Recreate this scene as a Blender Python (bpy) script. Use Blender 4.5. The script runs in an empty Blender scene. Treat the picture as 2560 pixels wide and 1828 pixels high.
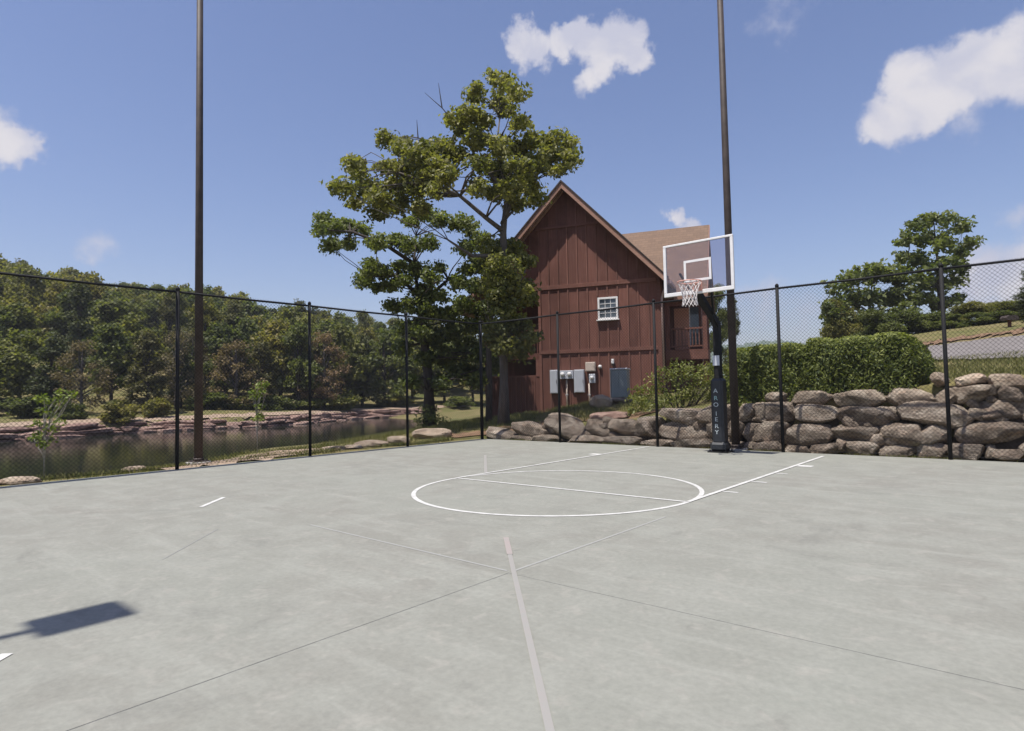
import bpy, math, random
import numpy as np
from mathutils import Vector, Matrix
rng = np.random.default_rng(7)
random.seed(7)
S = bpy.context.scene
COL = S.collection
R = math.radians

# ------------------------------------------------------------------ camera (solved from the court markings and fence)
IW, IH, FPX = 2560.0, 1828.0, 1550.963
YAW, PIT, ROL = R(130.30294), R(2.59393), R(-1.11863)
CAM = np.array([11.904, -12.689, 1.247])
FW = np.array([math.cos(PIT)*math.cos(YAW), math.cos(PIT)*math.sin(YAW), math.sin(PIT)])
_r = np.cross(FW, [0, 0, 1]); _r /= np.linalg.norm(_r); _u = np.cross(_r, FW)
RT = _r*math.cos(ROL) + _u*math.sin(ROL)
UP = -_r*math.sin(ROL) + _u*math.cos(ROL)
cd = bpy.data.cameras.new('camera'); cam = bpy.data.objects.new('camera', cd); COL.objects.link(cam)
cd.sensor_width = 36; cd.lens = FPX/IW*36; cd.clip_end = 6000; cd.clip_start = 0.05
M = Matrix(((RT[0], UP[0], -FW[0], CAM[0]), (RT[1], UP[1], -FW[1], CAM[1]), (RT[2], UP[2], -FW[2], CAM[2]), (0, 0, 0, 1)))
cam.matrix_world = M
S.camera = cam

# ------------------------------------------------------------------ sun, sky, exposure
SUN_EL = R(70); SUN_HEAD = R(260)          # heading of the sun seen from the court
sdir = np.array([math.cos(SUN_EL)*math.cos(SUN_HEAD), math.cos(SUN_EL)*math.sin(SUN_HEAD), math.sin(SUN_EL)])
sl = bpy.data.lights.new('sun', 'SUN'); sl.energy = 3.5; sl.angle = R(0.53); sl.color = (1.0, 0.95, 0.88)
so = bpy.data.objects.new('sun', sl); COL.objects.link(so); so.location = (0, -20, 60)
so.rotation_euler = Vector(sdir).to_track_quat('Z', 'Y').to_euler()
S.view_settings.view_transform = 'Standard'; S.view_settings.look = 'None'
S.view_settings.exposure = 0.85; S.view_settings.gamma = 1.0; S.view_settings.use_curve_mapping = False
S.cycles.use_denoising = True
S.cycles.max_bounces = 10; S.cycles.diffuse_bounces = 6; S.cycles.transparent_max_bounces = 24
try: S.cycles.denoiser = 'OPENIMAGEDENOISE'
except Exception: pass

def ray(px, py):
    return FW + RT*(px-IW/2)/FPX - UP*(py-IH/2)/FPX
def at(px, py, dep): return CAM + ray(px, py)*dep
def on_z(px, py, z=0.0):
    d = ray(px, py); return CAM + d*((z-CAM[2])/d[2])
def on_y(px, py, y):
    d = ray(px, py); return CAM + d*((y-CAM[1])/d[1])
def project(P):
    d = np.atleast_2d(P)-CAM; z = d@FW
    return np.stack([IW/2+FPX*(d@RT)/z, IH/2-FPX*(d@UP)/z, z], 1)

W = bpy.data.worlds.new('World'); S.world = W; W.use_nodes = True
nt = W.node_tree; nt.nodes.clear()
def wn(t, **k):
    n = nt.nodes.new(t)
    for a, v in k.items(): setattr(n, a, v)
    return n
SKY_STR = 0.07
sky = wn('ShaderNodeTexSky', sky_type='NISHITA', sun_disc=False, sun_elevation=SUN_EL)
sky.sun_rotation = math.pi/2 - SUN_HEAD
sky.air_density = 1.25; sky.dust_density = 1.2; sky.ozone_density = 4.0; sky.altitude = 300
tc = wn('ShaderNodeTexCoord')
nrm = wn('ShaderNodeVectorMath', operation='NORMALIZE'); nt.links.new(tc.outputs['Generated'], nrm.inputs[0])
n1 = wn('ShaderNodeTexNoise'); n1.inputs['Scale'].default_value = 16; n1.inputs['Detail'].default_value = 7; n1.inputs['Roughness'].default_value = 0.62
nt.links.new(nrm.outputs[0], n1.inputs['Vector'])
sub = wn('ShaderNodeVectorMath', operation='SUBTRACT'); nt.links.new(n1.outputs['Color'], sub.inputs[0]); sub.inputs[1].default_value = (0.5, 0.5, 0.5)
scl = wn('ShaderNodeVectorMath', operation='SCALE'); nt.links.new(sub.outputs[0], scl.inputs[0]); scl.inputs['Scale'].default_value = 0.075
wrp = wn('ShaderNodeVectorMath', operation='ADD'); nt.links.new(nrm.outputs[0], wrp.inputs[0]); nt.links.new(scl.outputs[0], wrp.inputs[1])
wnm = wn('ShaderNodeVectorMath', operation='NORMALIZE'); nt.links.new(wrp.outputs[0], wnm.inputs[0])
# cumulus puffs: (direction as seen from the court, angular radius, strength)
puffs = []
def puff(px, py, rp, s=1.0):
    d = ray(px, py); puffs.append((d/np.linalg.norm(d), rp/FPX*1.0, s))
for p in [(1310, 95, 34), (1345, 125, 36), (1400, 118, 30), (1440, 90, 26), (1480, 110, 40), (1530, 95, 44), (1570, 110, 46), (1585, 140, 36),
          (1510, 150, 36), (1480, 180, 28, .8), (1455, 200, 22, .55), (1320, 150, 24, .6),
          (2190, 318, 40), (2240, 290, 55), (2290, 200, 44), (2260, 245, 44), (2320, 268, 48), (2380, 235, 50), (2425, 165, 52), (2455, 130, 46), (2490, 180, 60), (2550, 120, 62), (2560, 190, 55, .9), (2430, 290, 36, .35),
          (0, 358, 44), (52, 370, 38), (98, 362, 18, .7), (-60, 340, 60),
          (1690, 545, 20, .8), (1725, 552, 20, .7), (250, 612, 30, .38), (225, 618, 20, .3), (2540, 548, 22, .33), (2570, 545, 30, .35), (1970, 10, 60, .2),
          (2470, 690, 60, .8), (2540, 675, 60, .8), (2600, 690, 80, .9), (1900, 760, 60, .3), (2000, 770, 60, .25)]:
    puff(*p)
for k in range(16):                                    # the same scattered fair-weather cumulus all round the sky
    a = YAW + R(75 + k*13.5 + random.uniform(-4, 4)); e = R(random.uniform(7, 38)); rr = random.uniform(0.03, 0.05)
    for j in range(4):
        aa, ee = a+random.uniform(-.09, .09), e+random.uniform(-.03, .04)
        puffs.append((np.array([math.cos(ee)*math.cos(aa), math.cos(ee)*math.sin(aa), math.sin(ee)]), rr*random.uniform(.6, 1.1), 1.0))
acc = None
for d, rr, s in puffs:
    k = 2/(rr*1.32)**2
    dt = wn('ShaderNodeVectorMath', operation='DOT_PRODUCT'); nt.links.new(wnm.outputs[0], dt.inputs[0]); dt.inputs[1].default_value = tuple(d)
    ma = wn('ShaderNodeMath', operation='MULTIPLY_ADD'); nt.links.new(dt.outputs['Value'], ma.inputs[0]); ma.inputs[1].default_value = k*s; ma.inputs[2].default_value = (1-k)*s
    if acc is None: acc = ma
    else:
        mx = wn('ShaderNodeMath', operation='SMOOTH_MAX'); nt.links.new(acc.outputs[0], mx.inputs[0]); nt.links.new(ma.outputs[0], mx.inputs[1]); mx.inputs[2].default_value = 0.12; acc = mx
n2 = wn('ShaderNodeTexNoise'); n2.inputs['Scale'].default_value = 30; n2.inputs['Detail'].default_value = 6; n2.inputs['Roughness'].default_value = 0.6
nt.links.new(nrm.outputs[0], n2.inputs['Vector'])
fa = wn('ShaderNodeMath', operation='MULTIPLY_ADD'); nt.links.new(n2.outputs['Fac'], fa.inputs[0]); fa.inputs[1].default_value = 0.9; fa.inputs[2].default_value = -0.45
fs = wn('ShaderNodeMath', operation='ADD'); nt.links.new(acc.outputs[0], fs.inputs[0]); nt.links.new(fa.outputs[0], fs.inputs[1])
al = wn('ShaderNodeMapRange', interpolation_type='SMOOTHSTEP'); nt.links.new(fs.outputs[0], al.inputs['Value']); al.inputs['From Min'].default_value = 0.02; al.inputs['From Max'].default_value = 0.72
sh = wn('ShaderNodeMapRange', interpolation_type='SMOOTHSTEP'); nt.links.new(fs.outputs[0], sh.inputs['Value']); sh.inputs['From Min'].default_value = 0.1; sh.inputs['From Max'].default_value = 0.9
n3 = wn('ShaderNodeTexNoise'); n3.inputs['Scale'].default_value = 13; n3.inputs['Detail'].default_value = 5; n3.inputs['Distortion'].default_value = .4; nt.links.new(nrm.outputs[0], n3.inputs['Vector'])
n3m = wn('ShaderNodeMapRange', interpolation_type='SMOOTHSTEP'); nt.links.new(n3.outputs['Fac'], n3m.inputs['Value']); n3m.inputs['From Min'].default_value = .36; n3m.inputs['From Max'].default_value = .62; n3m.inputs['To Min'].default_value = .15
shm = wn('ShaderNodeMath', operation='MULTIPLY'); nt.links.new(sh.outputs[0], shm.inputs[0]); nt.links.new(n3m.outputs[0], shm.inputs[1])
cc = wn('ShaderNodeMix', data_type='RGBA'); nt.links.new(shm.outputs[0], cc.inputs['Factor'])
cc.inputs['A'].default_value = (0.30/SKY_STR, 0.31/SKY_STR, 0.385/SKY_STR, 1); cc.inputs['B'].default_value = (0.42/SKY_STR, 0.408/SKY_STR, 0.43/SKY_STR, 1)
mixs = wn('ShaderNodeMix', data_type='RGBA'); nt.links.new(al.outputs[0], mixs.inputs['Factor'])
tint = wn('ShaderNodeMix', data_type='RGBA', blend_type='MULTIPLY'); tint.inputs['Factor'].default_value = 1.0; tint.inputs['B'].default_value = (1.03, .935, 1.05, 1)
nt.links.new(sky.outputs[0], tint.inputs['A']); nt.links.new(tint.outputs['Result'], mixs.inputs['A']); nt.links.new(cc.outputs['Result'], mixs.inputs['B'])
bg = wn('ShaderNodeBackground'); bg.inputs['Strength'].default_value = SKY_STR
nt.links.new(mixs.outputs['Result'], bg.inputs['Color'])
wo = wn('ShaderNodeOutputWorld'); nt.links.new(bg.outputs[0], wo.inputs['Surface'])

# ------------------------------------------------------------------ helpers
def tag(o, label=None, cat=None, group=None, kind=None):
    if label: o['label'] = label
    if cat: o['category'] = cat
    if group: o['group'] = group
    if kind: o['kind'] = kind
    return o
def thing(name, label, cat, loc=(0, 0, 0), rz=0.0, group=None):
    o = bpy.data.objects.new(name, None); COL.objects.link(o); o.empty_display_size = 0.2
    o.location = loc; o.rotation_euler = (0, 0, rz)
    return tag(o, label, cat, group)
def link(name, me, parent=None, loc=(0, 0, 0), rot=(0, 0, 0), scale=(1, 1, 1)):
    o = bpy.data.objects.new(name, me); COL.objects.link(o)
    o.location = loc; o.rotation_euler = rot; o.scale = scale
    if parent is not None: o.parent = parent
    return o
class MB:
    """collects faces for ONE mesh object"""
    def __init__(s): s.v = []; s.f = []; s.n = 0
    def add(s, v, f):
        s.v.append(np.asarray(v, float).reshape(-1, 3)); s.f += [tuple(i+s.n for i in q) for q in f]; s.n += len(s.v[-1]); return s
    def box(s, a, b, bev=0.0):
        x0, y0, z0 = a; x1, y1, z1 = b
        if bev <= 0:
            v = [(x0, y0, z0), (x1, y0, z0), (x1, y1, z0), (x0, y1, z0), (x0, y0, z1), (x1, y0, z1), (x1, y1, z1), (x0, y1, z1)]
            return s.add(v, [(0, 3, 2, 1), (4, 5, 6, 7), (0, 1, 5, 4), (1, 2, 6, 5), (2, 3, 7, 6), (3, 0, 4, 7)])
        e = min(bev, (x1-x0)/2.01, (y1-y0)/2.01, (z1-z0)/2.01)
        rings = []
        def ring(xa, ya, xb, yb, z, c):
            return [(xa+c, ya, z), (xb-c, ya, z), (xb, ya+c, z), (xb, yb-c, z), (xb-c, yb, z), (xa+c, yb, z), (xa, yb-c, z), (xa, ya+c, z)]
        v = ring(x0+e, y0+e, x1-e, y1-e, z0, 0.0001) + ring(x0, y0, x1, y1, z0+e, e) + ring(x0, y0, x1, y1, z1-e, e) + ring(x0+e, y0+e, x1-e, y1-e, z1, 0.0001)
        f = [tuple(range(7, -1, -1)), tuple(range(24, 32))]
        for k in range(3):
            for i in range(8):
                j = (i+1) % 8; f.append((k*8+i, k*8+j, k*8+8+j, k*8+8+i))
        return s.add(v, f)
    def tube(s, pts, rad, n=8, cap=True):
        pts = np.asarray(pts, float); k = len(pts)
        rad = np.broadcast_to(np.asarray(rad, float), (k,))
        V = []; prev = None
        for i in range(k):
            t = pts[min(i+1, k-1)]-pts[max(i-1, 0)]; t = t/(np.linalg.norm(t)+1e-9)
            if prev is None:
                a = np.array([1., 0, 0]) if abs(t[0]) < .9 else np.array([0, 1., 0])
                a = a-t*(a@t)
            else: a = prev-t*(prev@t)
            a /= np.linalg.norm(a)+1e-9; b = np.cross(t, a); prev = a
            for j in range(n):
                g = 2*math.pi*(j+.5)/n; V.append(pts[i]+rad[i]*(a*math.cos(g)+b*math.sin(g)))
        f = []
        for i in range(k-1):
            for j in range(n):
                q = (j+1) % n; f.append((i*n+j, i*n+q, (i+1)*n+q, (i+1)*n+j))
        if cap: f.append(tuple(range(n-1, -1, -1))); f.append(tuple(range((k-1)*n, k*n)))
        return s.add(V, f)
    def ring(s, c, r0, r1, n=96, a0=0, a1=2*math.pi):
        V = []; f = []
        for i in range(n+1):
            a = a0+(a1-a0)*i/n
            V += [(c[0]+r0*math.cos(a), c[1]+r0*math.sin(a), c[2]), (c[0]+r1*math.cos(a), c[1]+r1*math.sin(a), c[2])]
        for i in range(n): f.append((2*i, 2*i+1, 2*i+3, 2*i+2))
        return s.add(V, f)
    def mesh(s, name, mat, smooth=False):
        me = bpy.data.meshes.new(name); me.from_pydata(np.concatenate(s.v).tolist(), [], s.f)
        if mat: me.materials.append(mat)
        if smooth: me.polygons.foreach_set('use_smooth', [True]*len(me.polygons))
        me.update(); return me
    def build(s, name, mat, parent=None, smooth=False, **k):
        return link(name, s.mesh(name, mat, smooth), parent, **k)
def boxo(name, a, b, mat, parent=None, bev=0.0, **k): return MB().box(a, b, bev).build(name, mat, parent, **k)

# ------------------------------------------------------------------ materials
def new_mat(name):
    m = bpy.data.materials.new(name); m.use_nodes = True; t = m.node_tree
    b = t.nodes['Principled BSDF']; return m, t, b
def noise(t, scale, detail=4, rough=0.55, vec=None, dist=0.0):
    n = t.nodes.new('ShaderNodeTexNoise'); n.inputs['Scale'].default_value = scale; n.inputs['Detail'].default_value = detail
    n.inputs['Roughness'].default_value = rough; n.inputs['Distortion'].default_value = dist
    if vec is not None: t.links.new(vec, n.inputs['Vector'])
    return n.outputs['Fac']
def coords(t, kind='Object', scale=(1, 1, 1), rot=(0, 0, 0)):
    c = t.nodes.new('ShaderNodeTexCoord'); mp = t.nodes.new('ShaderNodeMapping'); mp.inputs['Scale'].default_value = scale; mp.inputs['Rotation'].default_value = rot
    t.links.new(c.outputs[kind], mp.inputs['Vector']); return mp.outputs[0]
def world_coords(t, scale=(1, 1, 1)):
    g = t.nodes.new('ShaderNodeNewGeometry'); mp = t.nodes.new('ShaderNodeMapping'); mp.inputs['Scale'].default_value = scale
    t.links.new(g.outputs['Position'], mp.inputs['Vector']); return mp.outputs[0]
def ramp(t, fac, stops):
    r = t.nodes.new('ShaderNodeValToRGB'); e = r.color_ramp.elements
    while len(e) > len(stops): e.remove(e[-1])
    while len(e) < len(stops): e.new(1)
    for i, (p, c) in enumerate(stops): e[i].position = p; e[i].color = (*c, 1)
    t.links.new(fac, r.inputs[0]); return r.outputs[0]
def mix(t, fac, a, b, mode='MIX'):
    m = t.nodes.new('ShaderNodeMix'); m.data_type = 'RGBA'; m.blend_type = mode
    for sck, v in ((m.inputs['Factor'], fac), (m.inputs['A'], a), (m.inputs['B'], b)):
        if isinstance(v, bpy.types.NodeSocket): t.links.new(v, sck)
        elif isinstance(v, (int, float)): sck.default_value = v
        else: sck.default_value = (*v, 1)
    return m.outputs['Result']
def bump(t, b, h, strength=0.3, dist=0.02):
    n = t.nodes.new('ShaderNodeBump'); n.inputs['Strength'].default_value = strength; n.inputs['Distance'].default_value = dist
    t.links.new(h, n.inputs['Height']); t.links.new(n.outputs[0], b.inputs['Normal'])
def maprange(t, v, a, b, c=0.0, d=1.0):
    n = t.nodes.new('ShaderNodeMapRange'); n.interpolation_type = 'SMOOTHSTEP'; t.links.new(v, n.inputs['Value'])
    for k, x in zip(('From Min', 'From Max', 'To Min', 'To Max'), (a, b, c, d)): n.inputs[k].default_value = x
    return n.outputs[0]
def simple(name, col, rough=0.6, var=0.25, scale=6, metal=0.0, bmp=0.0, spec=0.5, objrand=0.0):
    m, t, b = new_mat(name); v = coords(t)
    dk = tuple(c*(1-var) for c in col); lt = tuple(min(1, c*(1+var)) for c in col)
    c = ramp(t, noise(t, scale, 5, .6, v), [(0.3, dk), (0.7, lt)])
    if objrand:
        oi = t.nodes.new('ShaderNodeObjectInfo'); c = mix(t, 1.0, c, ramp(t, oi.outputs['Random'], [(0, (1-objrand,)*3), (1, (1+objrand,)*3)]), 'MULTIPLY')
    t.links.new(c, b.inputs['Base Color']); b.inputs['Roughness'].default_value = rough; b.inputs['Metallic'].default_value = metal
    b.inputs['Specular IOR Level'].default_value = spec
    if bmp: bump(t, b, noise(t, scale*4, 4, .6, v), bmp, 0.01)
    return m
def court_mat():
    m, t, b = new_mat('court_concrete'); v = world_coords(t)
    big = noise(t, 0.35, 5, .6, v, .6); mid = noise(t, 2.2, 6, .65, v, .4); fine = noise(t, 26, 5, .7, v)
    c = ramp(t, big, [(0.3, (0.204, 0.196, 0.171)), (0.5, (0.216, 0.215, 0.186)), (0.72, (0.230, 0.237, 0.205))])
    c = mix(t, maprange(t, mid, .35, .7), c, (0.249, 0.251, 0.219)); 
    c = mix(t, maprange(t, noise(t, 1.1, 6, .7, v, .8), .53, .72, 0, .65), c, (0.180, 0.180, 0.158))
    strk = noise(t, 1.6, 5, .65, world_coords(t, (0.35, 2.6, 1)), .3)
    c = mix(t, maprange(t, strk, .5, .75, 0, .8), c, (0.272, 0.274, 0.240))
    blotch = noise(t, 5.5, 5, .6, v, .5)
    c = mix(t, maprange(t, blotch, .54, .68, 0, .55), c, (0.280, 0.272, 0.238))
    c = mix(t, 0.75, c, ramp(t, fine, [(0.25, (0.80, 0.80, 0.80)), (0.75, (1.14, 1.14, 1.13))]), 'MULTIPLY')
    spots = t.nodes.new('ShaderNodeTexVoronoi'); spots.inputs['Scale'].default_value = 0.75; t.links.new(v, spots.inputs['Vector'])
    c = mix(t, maprange(t, spots.outputs['Distance'], 0.018, 0.035, .75, 0), c, (0.12, 0.12, 0.11))
    t.links.new(c, b.inputs['Base Color']); b.inputs['Roughness'].default_value = 0.85; b.inputs['Specular IOR Level'].default_value = 0.25
    bump(t, b, fine, 0.12, 0.004); return m
def paint_mat(name, col, wear_to, wear):
    m, t, b = new_mat(name); v = world_coords(t)
    f = noise(t, 9, 6, .7, v); c = mix(t, maprange(t, f, .55-wear*.3, .75, 0, .8), col, wear_to)
    t.links.new(c, b.inputs['Base Color']); b.inputs['Roughness'].default_value = .7; return m
def ground_mat():
    m, t, b = new_mat('ground_turf'); v = world_coords(t)
    a = noise(t, .22, 5, .6, v, .5); bb = noise(t, 1.5, 6, .65, v, .3); f = noise(t, 14, 5, .7, v)
    c = ramp(t, a, [(.3, (.075, .098, .03)), (.5, (.155, .138, .058)), (.7, (.215, .17, .09))])
    c = mix(t, maprange(t, bb, .5, .7), c, (.20, .16, .085)); c = mix(t, maprange(t, bb, .62, .8, 0, .8), c, (.25, .135, .08))
    c = mix(t, .8, c, ramp(t, f, [(.25, (.6, .6, .6)), (.75, (1.3, 1.3, 1.25))]), 'MULTIPLY')
    t.links.new(c, b.inputs['Base Color']); b.inputs['Roughness'].default_value = .95; b.inputs['Specular IOR Level'].default_value = .1
    bump(t, b, f, .6, .05); return m
def stone_mat(name, cols, lich=.35):
    m, t, b = new_mat(name); v = world_coords(t, (1, 1, 1.35)); oi = t.nodes.new('ShaderNodeObjectInfo')
    w = t.nodes.new('ShaderNodeVectorMath'); w.operation = 'ADD'; t.links.new(v, w.inputs[0])
    cmb = t.nodes.new('ShaderNodeMath'); cmb.operation = 'MULTIPLY'; t.links.new(oi.outputs['Random'], cmb.inputs[0]); cmb.inputs[1].default_value = 50
    t.links.new(cmb.outputs[0], w.inputs[1]); v2 = w.outputs[0]
    a = noise(t, 2.6, 6, .65, v2, .5); f = noise(t, 22, 6, .75, v2); g = noise(t, 6, 5, .65, v2, .8)
    c = ramp(t, a, [(.34, cols[0]), (.5, cols[1]), (.66, cols[2])])
    c = mix(t, maprange(t, noise(t, 1.1, 4, .6, v2, .6), .48, .62, 0, .5), c, cols[0])
    c = mix(t, maprange(t, g, .52, .68, 0, lich), c, cols[3])
    c = mix(t, 1.0, c, ramp(t, oi.outputs['Random'], [(0, (.78, .76, .76)), (.5, (1., .98, .95)), (1, (1.18, 1.14, 1.1))]), 'MULTIPLY')
    c = mix(t, .85, c, ramp(t, f, [(.3, (.38, .36, .34)), (.5, (1, 1, 1)), (.72, (1.45, 1.43, 1.4))]), 'MULTIPLY')
    t.links.new(c, b.inputs['Base Color']); b.inputs['Roughness'].default_value = .92; b.inputs['Specular IOR Level'].default_value = .2
    add = t.nodes.new('ShaderNodeMath'); add.operation = 'MULTIPLY_ADD'; t.links.new(g, add.inputs[0]); add.inputs[1].default_value = 1.5; t.links.new(f, add.inputs[2])
    bump(t, b, add.outputs[0], .9, .05); return m
def wood_mat(name, col, col2, axis='Z', objrand=.17):
    m, t, b = new_mat(name); sc = {'Z': (9, 9, .5), 'X': (.5, 9, 9)}[axis]; v = coords(t, 'Object', sc); v0 = world_coords(t)
    a = noise(t, 2.2, 6, .65, v, .3); g = noise(t, .8, 5, .6, v0, .4)
    c = mix(t, maprange(t, a, .35, .7), col, col2); c = mix(t, maprange(t, g, .42, .72, 0, .7), c, tuple(x*.66 for x in col)); st = noise(t, 3.0, 5, .7, world_coords(t, (3, 3, .22)), .2); c = mix(t, maprange(t, st, .55, .75, 0, .45), c, tuple(min(1, x*1.5+.02) for x in col2))
    oi = t.nodes.new('ShaderNodeObjectInfo'); c = mix(t, 1.0, c, ramp(t, oi.outputs['Random'], [(0, (1-objrand,)*3), (1, (1+objrand,)*3)]), 'MULTIPLY')
    t.links.new(c, b.inputs['Base Color']); b.inputs['Roughness'].default_value = .8; b.inputs['Specular IOR Level'].default_value = .25
    bump(t, b, a, .25, .01); return m
def shingle_mat():
    m, t, b = new_mat('roof_shingle'); v = coords(t)
    br = t.nodes.new('ShaderNodeTexBrick'); t.links.new(v, br.inputs['Vector']); br.inputs['Scale'].default_value = 1
    br.inputs['Brick Width'].default_value = .3; br.inputs['Row Height'].default_value = .14; br.inputs['Mortar Size'].default_value = .006; br.inputs['Bias'].default_value = -.1
    br.inputs['Color1'].default_value = (.185, .122, .083, 1); br.inputs['Color2'].default_value = (.15, .10, .07, 1); br.inputs['Mortar'].default_value = (.10, .068, .05, 1)
    c = mix(t, .6, br.outputs['Color'], ramp(t, noise(t, 30, 4, .7, v), [(.3, (.7, .7, .7)), (.7, (1.25, 1.22, 1.2))]), 'MULTIPLY')
    t.links.new(c, b.inputs['Base Color']); b.inputs['Roughness'].default_value = .95; bump(t, b, br.outputs['Fac'], -.4, .01); return m
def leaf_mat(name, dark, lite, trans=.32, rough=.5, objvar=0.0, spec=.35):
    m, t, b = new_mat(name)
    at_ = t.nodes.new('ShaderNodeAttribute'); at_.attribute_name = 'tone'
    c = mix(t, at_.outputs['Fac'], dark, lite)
    if objvar:
        oi = t.nodes.new('ShaderNodeObjectInfo')
        c = mix(t, 1.0, c, ramp(t, oi.outputs['Random'], [(0, (.62, .68, .62)), (.35, (.85, .9, .8)), (.7, (1.15, 1.05, .85)), (1, (1.35, 1.12, 1.0))]), 'MULTIPLY')
    t.links.new(c, b.inputs['Base Color']); b.inputs['Roughness'].default_value = rough; b.inputs['Specular IOR Level'].default_value = spec
    tr = t.nodes.new('ShaderNodeBsdfTranslucent'); t.links.new(mix(t, 1.0, c, (1.15, 1.25, .5), 'MULTIPLY'), tr.inputs['Color'])
    ms = t.nodes.new('ShaderNodeMixShader'); ms.inputs[0].default_value = trans
    t.links.new(b.outputs[0], ms.inputs[1]); t.links.new(tr.outputs[0], ms.inputs[2])
    t.links.new(ms.outputs[0], t.nodes['Material Output'].inputs['Surface']); return m
def bark_mat(name, c0, c1):
    m, t, b = new_mat(name); v = coords(t, 'Object', (7, 7, 1.3)); a = noise(t, 1.6, 6, .7, v, .5)
    t.links.new(ramp(t, a, [(.3, c0), (.7, c1)]), b.inputs['Base Color']); b.inputs['Roughness'].default_value = .95; bump(t, b, a, .8, .04); return m
def water_mat():
    m, t, b = new_mat('pond_water'); v = world_coords(t, (1, 1, 1))
    b.inputs['Base Color'].default_value = (.016, .02, .013, 1); b.inputs['Roughness'].default_value = .08; b.inputs['IOR'].default_value = 1.33; b.inputs['Specular IOR Level'].default_value = .5
    a = noise(t, 2.2, 3, .5, world_coords(t, (1, .5, 1)), .3); bump(t, b, a, .16, .05); return m
def glass_mat(name, tint=(1, 1, 1), refl=.08, rough=.02, opac=.0, ocol=(.5, .5, .5)):
    m, t, b = new_mat(name); t.nodes.remove(b); out = t.nodes['Material Output']
    tr = t.nodes.new('ShaderNodeBsdfTransparent'); tr.inputs[0].default_value = (*tint, 1)
    gl = t.nodes.new('ShaderNodeBsdfGlossy'); gl.inputs['Roughness'].default_value = rough
    fr = t.nodes.new('ShaderNodeFresnel'); fr.inputs[0].default_value = 1.45
    ms = t.nodes.new('ShaderNodeMixShader'); t.links.new(fr.outputs[0], ms.inputs[0]); t.links.new(tr.outputs[0], ms.inputs[1]); t.links.new(gl.outputs[0], ms.inputs[2])
    sf = ms.outputs[0]
    if opac > 0:
        df = t.nodes.new('ShaderNodeBsdfDiffuse'); df.inputs[0].default_value = (*ocol, 1); m2 = t.nodes.new('ShaderNodeMixShader'); m2.inputs[0].default_value = opac
        t.links.new(sf, m2.inputs[1]); t.links.new(df.outputs[0], m2.inputs[2]); sf = m2.outputs[0]
    t.links.new(sf, out.inputs['Surface']); return m

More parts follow.
